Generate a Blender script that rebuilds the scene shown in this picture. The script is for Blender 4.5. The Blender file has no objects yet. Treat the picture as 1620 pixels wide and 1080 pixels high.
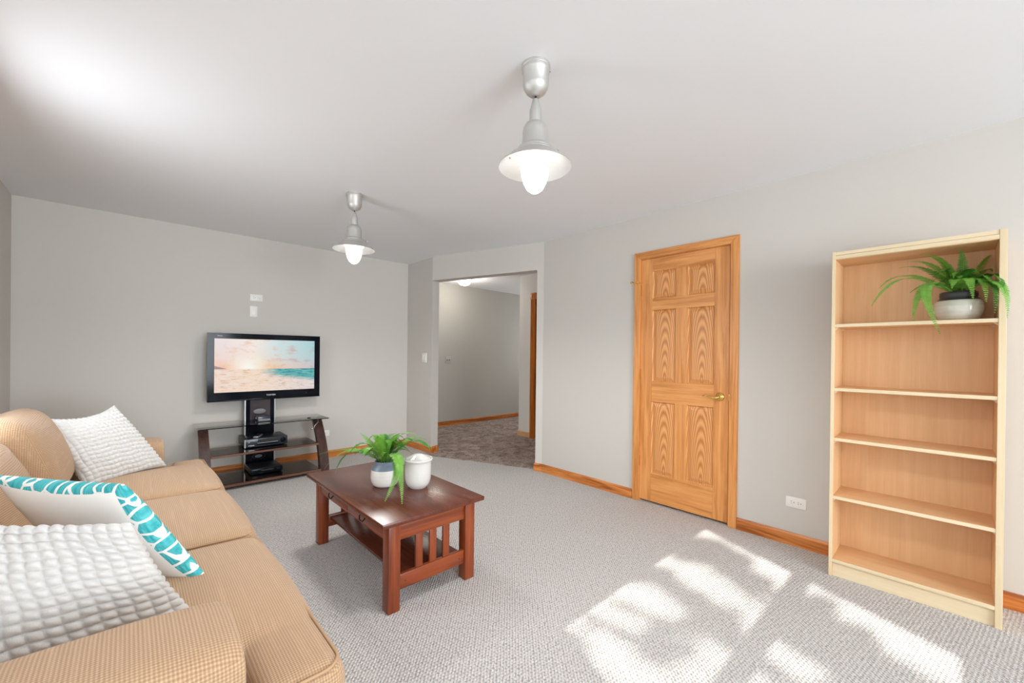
import bpy, bmesh, math, random
import numpy as np
from mathutils import Vector, Matrix
S = bpy.context.scene
COL = S.collection
PI = math.pi
random.seed(7)

# ------------------------------------------------------------------ camera, view, light
cam_data = bpy.data.cameras.new('camera')
cam = bpy.data.objects.new('camera', cam_data); COL.objects.link(cam)
cam_data.sensor_width = 36.0
cam_data.lens = 36.0 * 648.57 / 1620
cam_data.shift_y = 22.2 / 1620
cam_data.clip_start = 0.02
F = Vector((0.68432399, 0.72917377, -0.00250897))
R = Vector((0.729151, -0.68426486, 0.01097416))
U = Vector((-0.00628527, 0.0093393, 0.99993663))
M = Matrix((R, U, -F)).transposed().to_4x4()
M.translation = (0, 0, 1.2402)
cam.matrix_world = M
S.camera = cam
S.view_settings.view_transform = 'Standard'
S.view_settings.look = 'None'
S.view_settings.gamma = 1.0
S.view_settings.use_curve_mapping = False
S.view_settings.exposure = 0.07
S.cycles.max_bounces = 10
S.cycles.diffuse_bounces = 6
S.cycles.sample_clamp_indirect = 6.0

world = bpy.data.worlds.new('world'); S.world = world
world.use_nodes = True
bg = world.node_tree.nodes['Background']
bg.inputs[0].default_value = (0.75, 0.87, 1.0, 1); bg.inputs[1].default_value = 1.6

SUN_EL = math.radians(28.3)
sd = bpy.data.lights.new('sun', 'SUN'); so = bpy.data.objects.new('sun', sd); COL.objects.link(so)
sd.energy = 12.0; sd.angle = math.radians(0.53); sd.color = (1.0, 0.975, 0.94)
so.rotation_euler = Vector((math.cos(SUN_EL), 0, -math.sin(SUN_EL))).to_track_quat('-Z', 'Y').to_euler()

def area(name, loc, direction, w, h, power, color=(0.93, 0.96, 1.0), spread=PI):
    d = bpy.data.lights.new(name, 'AREA'); d.shape = 'RECTANGLE'; d.size = w; d.size_y = h
    d.energy = power; d.color = color; d.spread = spread
    o = bpy.data.objects.new(name, d); COL.objects.link(o); o.location = loc
    o.rotation_euler = Vector(direction).to_track_quat('-Z', 'Z').to_euler()
    return o
# daylight of the angled bay windows (left of and behind the camera) and of the rear window wall
area('bay_window_daylight', (-0.93, 0.62, 1.55), (0.90, -0.10, -0.06), 1.25, 0.80, 3.5, (0.88, 0.94, 1.0), 2.4)
area('rear_window_daylight', (0.7, -4.85, 1.35), (-0.20, 1.0, 0.28), 2.7, 1.7, 285, (0.86, 0.93, 1.0))
area('side_fill_light', (-0.56, 2.65, 1.32), (1.0, -0.05, -0.10), 1.7, 0.6, 20, (0.88, 0.94, 1.0))  # added fill for the back of the room; no window opening behind it
area('hall_fill_light', (6.6, 5.15, 1.4), (-1.0, 0.0, 0.0), 1.0, 1.6, 13)  # added soft hall light; the end wall has no window

# ------------------------------------------------------------------ node helpers
class NB:
    def __init__(s, name):
        s.m = bpy.data.materials.new(name); s.m.use_nodes = True
        s.t = s.m.node_tree; s.n = s.t.nodes; s.l = s.t.links
        s.b = s.n['Principled BSDF']; s._c = None
    def node(s, typ, **kw):
        n = s.n.new(typ)
        for k, v in kw.items():
            if k.startswith('i_'):
                key = k[2:]; key = int(key) if key.isdigit() else key.replace('_', ' ')
                s.set(n.inputs[key], v)
            else: setattr(n, k, v)
        return n
    def set(s, inp, v):
        if isinstance(v, bpy.types.NodeSocket): s.l.new(v, inp)
        else: inp.default_value = v
    def obj(s):
        if s._c is None: s._c = s.n.new('ShaderNodeTexCoord')
        return s._c.outputs['Object']
    def uv(s):
        s.obj(); return s._c.outputs['UV']
    def mapping(s, vec, scale=(1, 1, 1), rot=(0, 0, 0), loc=(0, 0, 0)):
        n = s.node('ShaderNodeMapping', i_Scale=scale, i_Rotation=rot, i_Location=loc); s.l.new(vec, n.inputs['Vector']); return n.outputs[0]
    def math(s, op, a, b=0.0, c=None, clamp=False):
        n = s.n.new('ShaderNodeMath'); n.operation = op; n.use_clamp = clamp
        s.set(n.inputs[0], a); s.set(n.inputs[1], b)
        if c is not None: s.set(n.inputs[2], c)
        return n.outputs[0]
    def mix(s, f, a, b, typ='MIX'):
        n = s.n.new('ShaderNodeMix'); n.data_type = 'RGBA'; n.blend_type = typ
        s.set(n.inputs[0], f)
        for i, v in ((6, a), (7, b)):
            if isinstance(v, bpy.types.NodeSocket): s.l.new(v, n.inputs[i])
            else: n.inputs[i].default_value = (*v[:3], 1)
        return n.outputs[2]
    def noise(s, vec, scale=5, detail=2, rough=0.5, dist=0.0, col=False):
        n = s.n.new('ShaderNodeTexNoise'); s.l.new(vec, n.inputs['Vector'])
        n.inputs['Scale'].default_value = scale; n.inputs['Detail'].default_value = detail
        n.inputs['Roughness'].default_value = rough; n.inputs['Distortion'].default_value = dist
        return n.outputs[1 if col else 0]
    def ramp(s, f, stops, interp='LINEAR'):
        n = s.n.new('ShaderNodeValToRGB'); n.color_ramp.interpolation = interp; s.l.new(f, n.inputs[0])
        e = n.color_ramp.elements
        while len(e) < len(stops): e.new(0.5)
        for el, (p, c) in zip(e, stops):
            el.position = p; el.color = (*(c if hasattr(c, '__len__') else (c, c, c))[:3], 1)
        return n.outputs[0]
    def bump(s, h, dist=0.001, strength=1.0):
        n = s.n.new('ShaderNodeBump'); n.inputs['Distance'].default_value = dist; n.inputs['Strength'].default_value = strength
        s.l.new(h, n.inputs['Height']); s.l.new(n.outputs[0], s.b.inputs['Normal'])
    def out(s, color=None, rough=None, metal=None, spec=None):
        for k, v in (('Base Color', color), ('Roughness', rough), ('Metallic', metal), ('Specular IOR Level', spec)):
            if v is None: continue
            if isinstance(v, bpy.types.NodeSocket): s.l.new(v, s.b.inputs[k])
            elif k == 'Base Color': s.b.inputs[k].default_value = (*v[:3], 1)
            else: s.b.inputs[k].default_value = v
        return s.m
def lin(r, g, b):
    f = lambda c: (c / 255 / 12.92) if c / 255 <= 0.04045 else ((c / 255 + 0.055) / 1.055) ** 2.4
    return (f(r), f(g), f(b))
def plain(name, col, rough=0.5, metal=0.0, spec=0.5, var=0.04, scale=30):
    b = NB(name); f = b.noise(b.obj(), scale, 3)
    c0 = tuple(c * (1 - var) for c in col); c1 = tuple(min(1, c * (1 + var)) for c in col)
    return b.out(b.mix(f, c0, c1), rough, metal, spec)

def mat_wall(name, col):
    b = NB(name)
    n = b.noise(b.obj(), 240, 3, 0.6)
    b.bump(n, 0.0006, 0.35)
    return b.out(b.mix(b.noise(b.obj(), 1.3, 2), tuple(c * 0.985 for c in col), col), 0.85, 0, 0.2)
def mat_wood(name, cols, axis='z', scale=1.0, rough=0.38, contrast=1.0, bumpd=0.0003, stretch=22, spec=0.5):
    """straight grained wood; axis = direction of the grain"""
    b = NB(name)
    sc = [stretch * scale] * 3; sc['xyz'.index(axis)] = 1.3 * scale
    v = b.mapping(b.obj(), tuple(sc))
    n1 = b.noise(v, 1.0, 5, 0.62, 0.6)
    sc2 = [150 * scale] * 3; sc2['xyz'.index(axis)] = 4 * scale
    n2 = b.noise(b.mapping(b.obj(), tuple(sc2)), 1.0, 3, 0.6)
    big = b.noise(b.obj(), 2.5, 1)
    f = b.math('ADD', b.math('MULTIPLY', n1, 0.72), b.math('MULTIPLY', n2, 0.28))
    f = b.math('ADD', f, b.math('MULTIPLY', b.math('SUBTRACT', big, 0.5), 0.12))
    w = 0.16 / contrast
    c = b.ramp(f, [(0.5 - w, cols[0]), (0.5, cols[1]), (0.5 + w, cols[2])])
    b.bump(n2, bumpd, 0.5)
    return b.out(c, rough, 0, spec)
def mat_cathedral(name, cols, rough=0.38):
    b = NB(name)
    v = b.mapping(b.obj(), (15, 15, 1.9), loc=(0, 0.15, 0.75))
    w = b.n.new('ShaderNodeTexWave'); w.wave_type = 'RINGS'; w.rings_direction = 'SPHERICAL'
    b.l.new(v, w.inputs['Vector']); w.inputs['Scale'].default_value = 1.9; w.inputs['Distortion'].default_value = 3.0
    w.inputs['Detail'].default_value = 3; w.inputs['Detail Scale'].default_value = 0.7
    n2 = b.noise(b.mapping(b.obj(), (140, 140, 5)), 1.0, 3, 0.6)
    f = b.math('ADD', b.math('MULTIPLY', w.outputs[1], 0.62), b.math('MULTIPLY', n2, 0.38))
    c = b.ramp(f, [(0.12, cols[0]), (0.45, cols[1]), (0.85, cols[2])])
    b.bump(n2, 0.0003, 0.5)
    return b.out(c, rough)
OAK = [lin(186, 116, 54), lin(220, 150, 84), lin(234, 170, 104)]
M_ = {}
M_['wall'] = mat_wall('warm_grey_paint', lin(207, 203, 196))
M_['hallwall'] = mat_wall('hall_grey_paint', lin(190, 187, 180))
M_['ceil'] = mat_wall('ceiling_white_paint', lin(236, 237, 239))
M_['oak'] = mat_wood('oak_vertical', OAK)
M_['oakh'] = mat_wood('oak_along_y', OAK, 'y')
M_['oakx'] = mat_wood('oak_along_x', OAK, 'x')
BASE = [lin(150, 78, 26), lin(198, 118, 52), lin(222, 146, 78)]
M_['base_y'] = mat_wood('baseboard_oak_y', BASE, 'y', contrast=1.5)
M_['base_x'] = mat_wood('baseboard_oak_x', BASE, 'x', contrast=1.5)
M_['oakpanel'] = mat_cathedral('oak_raised_panel', [lin(184, 116, 58), lin(214, 148, 86), lin(230, 168, 108)])
CH = [lin(92, 38, 16), lin(134, 60, 27), lin(156, 78, 38)]
M_['cherry'] = mat_wood('cherry_upright', CH, 'z', rough=0.3)
M_['cherry_y'] = mat_wood('cherry_along_y', CH, 'y', rough=0.3)
M_['cherry_x'] = mat_wood('cherry_along_x', CH, 'x', rough=0.3)
M_['cherry_top'] = mat_wood('cherry_top', [lin(70, 31, 18), lin(92, 44, 28), lin(112, 58, 38)], 'y', rough=0.26, contrast=0.7)
MAP = [lin(214, 170, 122), lin(226, 184, 137), lin(236, 198, 152)]
M_['maple'] = mat_wood('maple_upright', MAP, 'z', scale=0.7, rough=0.45, contrast=0.6)
M_['maple_y'] = mat_wood('maple_along_y', MAP, 'y', scale=0.7, rough=0.45, contrast=0.6)
M_['maple_edge'] = mat_wood('pale_maple_edge', [lin(212, 190, 152), lin(224, 204, 168), lin(232, 214, 182)], 'z', rough=0.45, contrast=0.6)
M_['maple_edge_y'] = mat_wood('pale_maple_edge_y', [lin(212, 190, 152), lin(224, 204, 168), lin(232, 214, 182)], 'y', rough=0.45, contrast=0.6)
M_['espresso'] = mat_wood('espresso_wood', [lin(44, 24, 20), lin(64, 38, 32), lin(82, 50, 42)], 'z', rough=0.3)
M_['walnut'] = mat_wood('walnut_shelf', [lin(84, 54, 42), lin(112, 76, 60), lin(132, 94, 76)], 'x', rough=0.3)
M_['white'] = plain('white_plastic', lin(238, 236, 230), 0.35)
M_['slot'] = plain('dark_slot', (0.02, 0.02, 0.02), 0.6)
M_['brass'] = plain('polished_brass', lin(226, 190, 110), 0.18, 1.0)
M_['steel'] = plain('brushed_steel', lin(206, 205, 202), 0.5, 0.85)
M_['silver'] = plain('silver_trim', lin(200, 202, 204), 0.3, 0.8)
M_['black'] = plain('gloss_black', (0.004, 0.006, 0.010), 0.10, 0, 0.12)
M_['blackmat'] = plain('satin_black', (0.012, 0.012, 0.014), 0.4)
M_['dullgrey'] = plain('dull_grey', lin(120, 118, 122), 0.5)
M_['smoke'] = plain('smoky_panel', lin(64, 56, 60), 0.15)
M_['vcr'] = plain('dark_blue_grey_plastic', lin(42, 50, 60), 0.25)
M_['vcrtop'] = plain('charcoal_casing', lin(34, 33, 36), 0.4)
M_['enamel'] = plain('white_enamel', lin(240, 240, 238), 0.3)
M_['ceramic'] = plain('white_ceramic', lin(218, 216, 211), 0.16, var=0.02)
M_['glaze_blue'] = plain('blue_grey_glaze', lin(116, 130, 146), 0.3, var=0.12, scale=60)
M_['glaze_dark'] = plain('charcoal_glaze', lin(62, 62, 64), 0.4)
M_['soil'] = plain('dark_soil', (0.02, 0.014, 0.01), 0.95)
M_['bronze'] = plain('dark_bronze_handle', lin(36, 30, 30), 0.3, 0.7)
def mat_rings(name, c0, c1, scale, rough=0.25):
    b = NB(name); w = b.n.new('ShaderNodeTexWave'); w.bands_direction = 'Z'
    b.l.new(b.obj(), w.inputs['Vector']); w.inputs['Scale'].default_value = scale; w.inputs['Distortion'].default_value = 1.5
    b.bump(w.outputs[1], 0.0006, 0.18)
    return b.out(b.mix(w.outputs[1], c0, c1), rough)
M_['ribbed'] = mat_rings('ribbed_white_glaze', lin(232, 228, 221), lin(234, 231, 225), 14)
M_['crackle'] = mat_rings('grey_white_glaze', lin(212, 208, 197), lin(217, 214, 203), 16, 0.12)

def mat_carpet():
    b = NB('berber_loop_carpet')
    g = b.mapping(b.obj(), (1 / 0.0125, 1 / 0.0125, 1), (0, 0, math.radians(43)))
    vr = b.n.new('ShaderNodeTexVoronoi'); vr.voronoi_dimensions = '2D'; vr.inputs['Randomness'].default_value = 0.28
    # stagger every second row
    sx = b.n.new('ShaderNodeSeparateXYZ'); b.l.new(g, sx.inputs[0])
    row = b.math('FLOOR', sx.outputs[0]); odd = b.math('MODULO', row, 2.0)
    yy = b.math('ADD', b.math('MULTIPLY', sx.outputs[1], 0.72), b.math('MULTIPLY', odd, 0.5))
    cx = b.n.new('ShaderNodeCombineXYZ'); b.l.new(sx.outputs[0], cx.inputs[0]); b.l.new(yy, cx.inputs[1])
    b.l.new(cx.outputs[0], vr.inputs['Vector']); vr.inputs['Scale'].default_value = 1.0
    d = vr.outputs['Distance']
    fl = b.noise(b.obj(), 140, 3, 0.7)
    gap = b.ramp(d, [(0.34, 0.0), (0.66, 1.0)])
    loop = b.mix(b.ramp(fl, [(0.38, 0.0), (0.62, 1.0)]), lin(192, 188, 185), lin(224, 221, 218))
    big = b.noise(b.obj(), 1.6, 3)
    loop = b.mix(b.math('MULTIPLY', b.math('SUBTRACT', big, 0.35), 0.4, clamp=True), loop, lin(196, 192, 188))
    c = b.mix(b.math('MULTIPLY', gap, 0.62), loop, lin(100, 94, 90))
    h = b.math('SUBTRACT', b.math('SUBTRACT', 1.0, b.math('MULTIPLY', d, 1.2)), b.math('MULTIPLY', fl, -0.3))
    b.bump(h, 0.006, 0.8)
    return b.out(c, 0.95, 0, 0.1)
M_['carpet'] = mat_carpet()
def mat_plush():
    b = NB('taupe_plush_carpet')
    n = b.noise(b.obj(), 110, 4, 0.75); n2 = b.noise(b.obj(), 7, 3, 0.6, 1.5)
    f = b.math('ADD', b.math('MULTIPLY', n, 0.65), b.math('MULTIPLY', n2, 0.35))
    b.bump(n, 0.02, 1.0)
    return b.out(b.ramp(f, [(0.40, lin(126, 106, 96)), (0.5, lin(184, 166, 155)), (0.60, lin(226, 212, 202))]), 0.98, 0, 0.05)
M_['plush'] = mat_plush()
def mat_weave(name='tan_basket_weave'):
    b = NB(name)
    geo = b.n.new('ShaderNodeNewGeometry')
    sp = b.n.new('ShaderNodeSeparateXYZ'); b.l.new(b.mapping(b.obj(), (1, 1, 1)), sp.inputs[0])
    sn = b.n.new('ShaderNodeSeparateXYZ'); b.l.new(geo.outputs['Normal'], sn.inputs[0])
    ax = b.math('ABSOLUTE', sn.outputs[0]); az = b.math('ABSOLUTE', sn.outputs[2])
    fx = b.math('GREATER_THAN', ax, 0.72)           # u = y on faces that look along x, else x
    fz = b.math('GREATER_THAN', az, 0.6)            # v = y on tops, else z
    def sel(f, a, c):
        return b.math('ADD', b.math('MULTIPLY', f, a), b.math('MULTIPLY', b.math('SUBTRACT', 1.0, f), c))
    u = sel(fx, sp.outputs[1], sp.outputs[0]); v = sel(fz, sp.outputs[1], sp.outputs[2])
    k = 2 * PI / 0.0064
    su = b.math('SINE', b.math('MULTIPLY', b.math('ADD', u, v), k * 0.5))
    sv = b.math('SINE', b.math('MULTIPLY', b.math('SUBTRACT', u, v), k * 0.5))
    h = b.math('MULTIPLY', su, sv)
    h01 = b.math('ADD', b.math('MULTIPLY', h, 0.5), 0.5)
    fl = b.noise(b.obj(), 260, 2, 0.6); slub = b.noise(b.mapping(b.obj(), (90, 3, 40)), 1.0, 2)
    c = b.ramp(b.math('ADD', b.math('MULTIPLY', h01, 0.8), b.math('MULTIPLY', fl, 0.22)),
               [(0.08, lin(152, 121, 92)), (0.55, lin(182, 149, 117)), (0.95, lin(206, 176, 144))])
    c = b.mix(b.math('MULTIPLY', b.ramp(slub, [(0.55, 0.0), (0.75, 1.0)]), 0.2), c, lin(222, 190, 155))
    b.bump(h, 0.0010, 0.55)
    b.b.inputs['Sheen Weight'].default_value = 0.2
    return b.out(c, 0.9, 0, 0.15)
M_['weave'] = mat_weave()
M_['piping'] = plain('tan_piping', lin(186, 152, 118), 0.85, spec=0.15)
def mat_plushwhite():
    b = NB('white_plush'); n = b.noise(b.obj(), 420, 3, 0.7); b.bump(n, 0.0022, 0.7)
    b.b.inputs['Sheen Weight'].default_value = 0.4
    return b.out(b.mix(b.noise(b.obj(), 60, 3), lin(204, 202, 199), lin(219, 218, 215)), 0.95, 0, 0.1)
M_['plushwhite'] = mat_plushwhite()
def mat_linen():
    b = NB('white_linen'); n = b.noise(b.obj(), 700, 2, 0.6); b.bump(n, 0.0008, 0.6)
    return b.out(b.mix(n, lin(240, 238, 233), lin(248, 247, 243)), 0.9, 0, 0.1)
M_['linen'] = mat_linen()
def mat_teal():
    b = NB('teal_leaf_print')
    v = b.mapping(b.uv(), (11.0, 10.0, 1), (0, 0, math.radians(24)))
    w = b.noise(b.uv(), 3.0, 2, col=True)
    vv = b.n.new('ShaderNodeVectorMath'); vv.operation = 'ADD'; b.l.new(v, vv.inputs[0])
    sc = b.n.new('ShaderNodeVectorMath'); sc.operation = 'SCALE'; b.l.new(w, sc.inputs[0]); sc.inputs[3].default_value = 0.9
    b.l.new(sc.outputs[0], vv.inputs[1])
    vr = b.n.new('ShaderNodeTexVoronoi'); vr.voronoi_dimensions = '2D'; vr.feature = 'DISTANCE_TO_EDGE'
    b.l.new(vv.outputs[0], vr.inputs['Vector']); vr.inputs['Scale'].default_value = 1.0; vr.inputs['Randomness'].default_value = 0.75
    leaf = b.ramp(vr.outputs['Distance'], [(0.085, 0.0), (0.1, 1.0)])
    tone = b.noise(b.mapping(b.uv(), (90, 14, 1), (0, 0, 0.4)), 1.0, 3)
    teal = b.mix(b.ramp(tone, [(0.35, 0.0), (0.65, 1.0)]), lin(52, 160, 168), lin(98, 196, 200))
    b.bump(leaf, 0.0015, 0.7)
    return b.out(b.mix(leaf, lin(240, 240, 236), teal), 0.85, 0, 0.1)
M_['teal'] = mat_teal()
def mat_leaf(name, a, c, tr=0.25):
    b = NB(name)
    col = b.mix(b.noise(b.obj(), 34, 2), a, c)
    b.out(col, 0.42, 0, 0.4)
    t = b.n.new('ShaderNodeBsdfTranslucent'); b.l.new(col, t.inputs[0])
    mx = b.n.new('ShaderNodeMixShader'); mx.inputs[0].default_value = tr
    b.l.new(b.b.outputs[0], mx.inputs[1]); b.l.new(t.outputs[0], mx.inputs[2])
    b.l.new(mx.outputs[0], b.n['Material Output'].inputs[0])
    return b.m
M_['fern'] = mat_leaf('fern_green', lin(66, 140, 44), lin(150, 200, 84))
M_['fern2'] = mat_leaf('fern_deep_green', lin(34, 104, 36), lin(92, 164, 54))
M_['ferntip'] = mat_leaf('fern_lime', lin(112, 170, 60), lin(180, 210, 110))
M_['treeleaf'] = mat_leaf('tree_leaf', lin(60, 96, 40), lin(100, 140, 60), 0.1)
M_['bark'] = plain('tree_bark', lin(96, 78, 62), 0.9)
def mat_glass(name, tint, alpha, rough=0.03):
    b = NB(name)
    tr = b.n.new('ShaderNodeBsdfTransparent'); tr.inputs[0].default_value = (*tint, 1)
    gl = b.n.new('ShaderNodeBsdfGlossy'); gl.inputs['Roughness'].default_value = rough; gl.inputs[0].default_value = (0.9, 0.9, 0.9, 1)
    fr = b.n.new('ShaderNodeFresnel'); fr.inputs[0].default_value = 1.5
    mx = b.n.new('ShaderNodeMixShader'); b.l.new(b.math('MULTIPLY', fr.outputs[0], alpha, clamp=True), mx.inputs[0])
    b.l.new(tr.outputs[0], mx.inputs[1]); b.l.new(gl.outputs[0], mx.inputs[2]); b.l.new(mx.outputs[0], b.n['Material Output'].inputs[0])
    return b.m
M_['glass_smoke'] = mat_glass('smoked_glass', (0.80, 0.79, 0.77), 1.0)
M_['glass_brown'] = mat_glass('brown_smoked_glass', (0.72, 0.62, 0.55), 0.8)
M_['pane'] = mat_glass('window_glass', (0.98, 0.99, 0.98), 0.6)
def mat_glow(name, col, strength):
    b = NB(name); b.out(col, 0.3)
    b.b.inputs['Emission Color'].default_value = (*col, 1); b.b.inputs['Emission Strength'].default_value = strength
    return b.m
M_['frosted'] = mat_glow('lit_frosted_glass', (1.0, 0.985, 0.96), 1.7)
M_['dome'] = mat_glow('lit_dome_glass', (1.0, 0.90, 0.74), 2.6)

# ------------------------------------------------------------------ mesh helpers
def link(name, me, mat=None, parent=None, smooth=False):
    o = bpy.data.objects.new(name, me); COL.objects.link(o)
    if mat is not None:
        for m in (mat if isinstance(mat, (list, tuple)) else [mat]): me.materials.append(m)
    if smooth:
        for p in me.polygons: p.use_smooth = True
    if parent: o.parent = parent
    return o
def obj(name, bm, mat=None, parent=None, smooth=False, auto=False):
    bmesh.ops.recalc_face_normals(bm, faces=bm.faces)
    me = bpy.data.meshes.new(name); bm.to_mesh(me); bm.free()
    if auto:
        me.shade_smooth(); me.set_sharp_from_angle(angle=math.radians(38))
        return link(name, me, mat, parent, False)
    return link(name, me, mat, parent, smooth)
def tag(o, label, cat, group=None, kind=None):
    if label: o['label'] = label
    if cat: o['category'] = cat
    if group: o['group'] = group
    if kind: o['kind'] = kind
    return o
def struct(o, label=None):
    o['kind'] = 'structure'
    if label: o['label'] = label
    return o
def thing(name, label, cat, loc=(0, 0, 0), rz=0.0, group=None):
    o = bpy.data.objects.new(name, None); COL.objects.link(o); o.empty_display_size = 0.05
    o.location = loc; o.rotation_euler = (0, 0, rz)
    return tag(o, label, cat, group)
def copy_tree(o, parent=None):
    kids = [c for c in COL.objects if c.parent is o]
    c = o.copy(); COL.objects.link(c); c.parent = parent
    for k in kids: copy_tree(k, c)
    return c
def add_box(bm, x0, x1, y0, y1, z0, z1, bev=0.0, seg=2, mtx=None):
    x0, x1 = min(x0, x1), max(x0, x1); y0, y1 = min(y0, y1), max(y0, y1)
    vs = [bm.verts.new((x, y, z)) for x in (x0, x1) for y in (y0, y1) for z in (z0, z1)]
    fs = [bm.faces.new([vs[i] for i in q]) for q in ((0, 1, 3, 2), (4, 6, 7, 5), (0, 4, 5, 1), (2, 3, 7, 6), (0, 2, 6, 4), (1, 5, 7, 3))]
    if bev > 0:
        es = list({e for f in fs for e in f.edges})
        r = bmesh.ops.bevel(bm, geom=es, offset=bev, segments=seg, affect='EDGES', profile=0.5)
        vs = list({v for f in r['faces'] for v in f.verts} | {v for v in vs if v.is_valid})
    if mtx is not None: bmesh.ops.transform(bm, matrix=mtx, verts=[v for v in vs if v.is_valid])
    return vs
def box(name, x0, x1, y0, y1, z0, z1, mat, parent=None, bev=0.0, seg=2, smooth=False):
    bm = bmesh.new(); add_box(bm, x0, x1, y0, y1, z0, z1, bev, seg)
    return obj(name, bm, mat, parent, auto=bev > 0)
def add_prism(bm, poly, z0, z1):
    a = [bm.verts.new((x, y, z0)) for x, y in poly]; c = [bm.verts.new((x, y, z1)) for x, y in poly]
    bm.faces.new(a[::-1]); bm.faces.new(c); n = len(poly)
    for i in range(n): bm.faces.new((a[i], a[(i + 1) % n], c[(i + 1) % n], c[i]))
def add_lathe(bm, prof, seg=40, cx=0, cy=0, caps=True):
    rings = []
    for r, z in prof:
        if r < 1e-5: rings.append([bm.verts.new((cx, cy, z))])
        else: rings.append([bm.verts.new((cx + r * math.cos(2 * PI * i / seg), cy + r * math.sin(2 * PI * i / seg), z)) for i in range(seg)])
    for a, c in zip(rings, rings[1:]):
        if len(a) == 1 and len(c) == 1: continue
        for i in range(seg):
            j = (i + 1) % seg
            if len(a) == 1: bm.faces.new((a[0], c[j], c[i]))
            elif len(c) == 1: bm.faces.new((a[i], a[j], c[0]))
            else: bm.faces.new((a[i], a[j], c[j], c[i]))
def add_tube(bm, pts, r, seg=10, cap=True):
    pts = [Vector(p) for p in pts]; n = len(pts)
    rs = r if hasattr(r, '__len__') else [r] * n
    up = Vector((0, 0, 1)); rings = []; prev = None
    for i, p in enumerate(pts):
        t = (pts[min(i + 1, n - 1)] - pts[max(i - 1, 0)]).normalized()
        if prev is None:
            a = up if abs(t.z) < 0.9 else Vector((1, 0, 0)); s = t.cross(a).normalized()
        else: s = (prev - t * prev.dot(t)).normalized()
        prev = s; q = t.cross(s)
        rings.append([bm.verts.new(p + (s * math.cos(2 * PI * k / seg) + q * math.sin(2 * PI * k / seg)) * rs[i]) for k in range(seg)])
    for a, c in zip(rings, rings[1:]):
        for k in range(seg): bm.faces.new((a[k], a[(k + 1) % seg], c[(k + 1) % seg], c[k]))
    if cap: bm.faces.new(rings[0][::-1]); bm.faces.new(rings[-1])
def rbox_mesh(name, cx, half, rad, n=(12, 12, 8), crown=(0, 0, 0), wob=0.0, seed=0):
    """rounded, crowned upholstery block centred on the origin, shifted to cx"""
    bm = bmesh.new()
    bmesh.ops.create_cube(bm, size=2.0)
    bmesh.ops.subdivide_edges(bm, edges=list(bm.edges), cuts=max(n), use_grid_fill=True)
    hx, hy, hz = half; rng = random.Random(seed); ph = [rng.uniform(0, 6) for _ in range(6)]
    for v in bm.verts:
        u = Vector((math.sin(v.co.x * PI / 2) * .35 + v.co.x * .65, math.sin(v.co.y * PI / 2) * .35 + v.co.y * .65, math.sin(v.co.z * PI / 2) * .35 + v.co.z * .65))
        p = Vector((u.x * hx, u.y * hy, u.z * hz))
        q = Vector((max(-hx + rad, min(hx - rad, p.x)), max(-hy + rad, min(hy - rad, p.y)), max(-hz + rad, min(hz - rad, p.z))))
        d = p - q
        if d.length > 1e-9: p = q + d.normalized() * min(rad, d.length * 1.0) if d.length > rad else p
        k = (1 - (p.x / hx) ** 2) * (1 - (p.y / hy) ** 2); p.z += math.copysign(crown[2] * max(0, k), p.z)
        k = (1 - (p.z / (hz + crown[2] + 1e-6)) ** 2) * (1 - (p.y / hy) ** 2); p.x += math.copysign(crown[0] * max(0, k), p.x)
        k = (1 - (p.x / (hx + crown[0] + 1e-6)) ** 2) * (1 - (p.z / (hz + crown[2] + 1e-6)) ** 2); p.y += math.copysign(crown[1] * max(0, k), p.y)
        if wob:
            w = wob * (math.sin(9 * p.y + ph[0] + 4 * p.x) * math.sin(11 * p.z + ph[1]) + .6 * math.sin(19 * p.y + ph[2]) * math.sin(16 * p.z + ph[3] + 7 * p.x))
            p += (p.normalized()) * w
        v.co = p + Vector(cx)
    bm.normal_update()
    return bm

# ------------------------------------------------------------------ the room
XR, YB, XL, H = 3.22, 5.006, -0.665, 2.44
P2 = (2.758, 4.395); P3 = (3.22, 2.95)          # angled wall with the hall opening
RY = -5.0; XB = -2.45
nx, ny = 0.9525, 0.3046                         # outward normal of the angled wall
T = 0.13
seamA, seamB = (2.69, 4.30), (3.235, 3.05)
floor_poly = [(XL, YB), (2.76, YB), (2.76, 4.36), seamA, seamB, (3.22, 2.97), (3.22, 1.85), (3.34, 1.85), (3.34, 1.07), (3.22, 1.07), (3.22, RY), (-1.32, RY), (-1.32, -0.12), (XL, 1.45)]
bm = bmesh.new(); add_prism(bm, floor_poly, -0.05, 0.0); struct(obj('floor', bm, M_['carpet']), 'grey beige looped carpet of the living room')
bm = bmesh.new(); add_prism(bm, [seamA, (2.70, 4.36), (2.86, 4.9), (2.86, 6.05), (7.0, 6.05), (7.0, 1.5), (3.34, 1.5), (3.34, 2.9), (3.235, 3.05)], -0.05, 0.003)
struct(obj('floor', bm, M_['plush']), 'taupe plush carpet of the hallway')
bm = bmesh.new(); add_prism(bm, [(XL - 0.12, 6.1), (XL - 0.12, 1.47), (-1.37, -0.12), (-1.44, -0.12), (-1.44, RY - 0.1), (7.0, RY - 0.1), (7.0, 6.1)], H, H + 0.1); struct(obj('ceiling', bm, M_['ceil']))
struct(box('wall_back', XL - 0.12, 2.88, YB, YB + 0.12, 0, H, M_['wall']))
struct(box('wall_left', XL - 0.12, XL, 1.45, YB, 0, H, M_['wall']))
struct(box('wall_rear_left', -1.44, -1.32, RY, -0.10, 0, H, M_['wall']))
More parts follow.
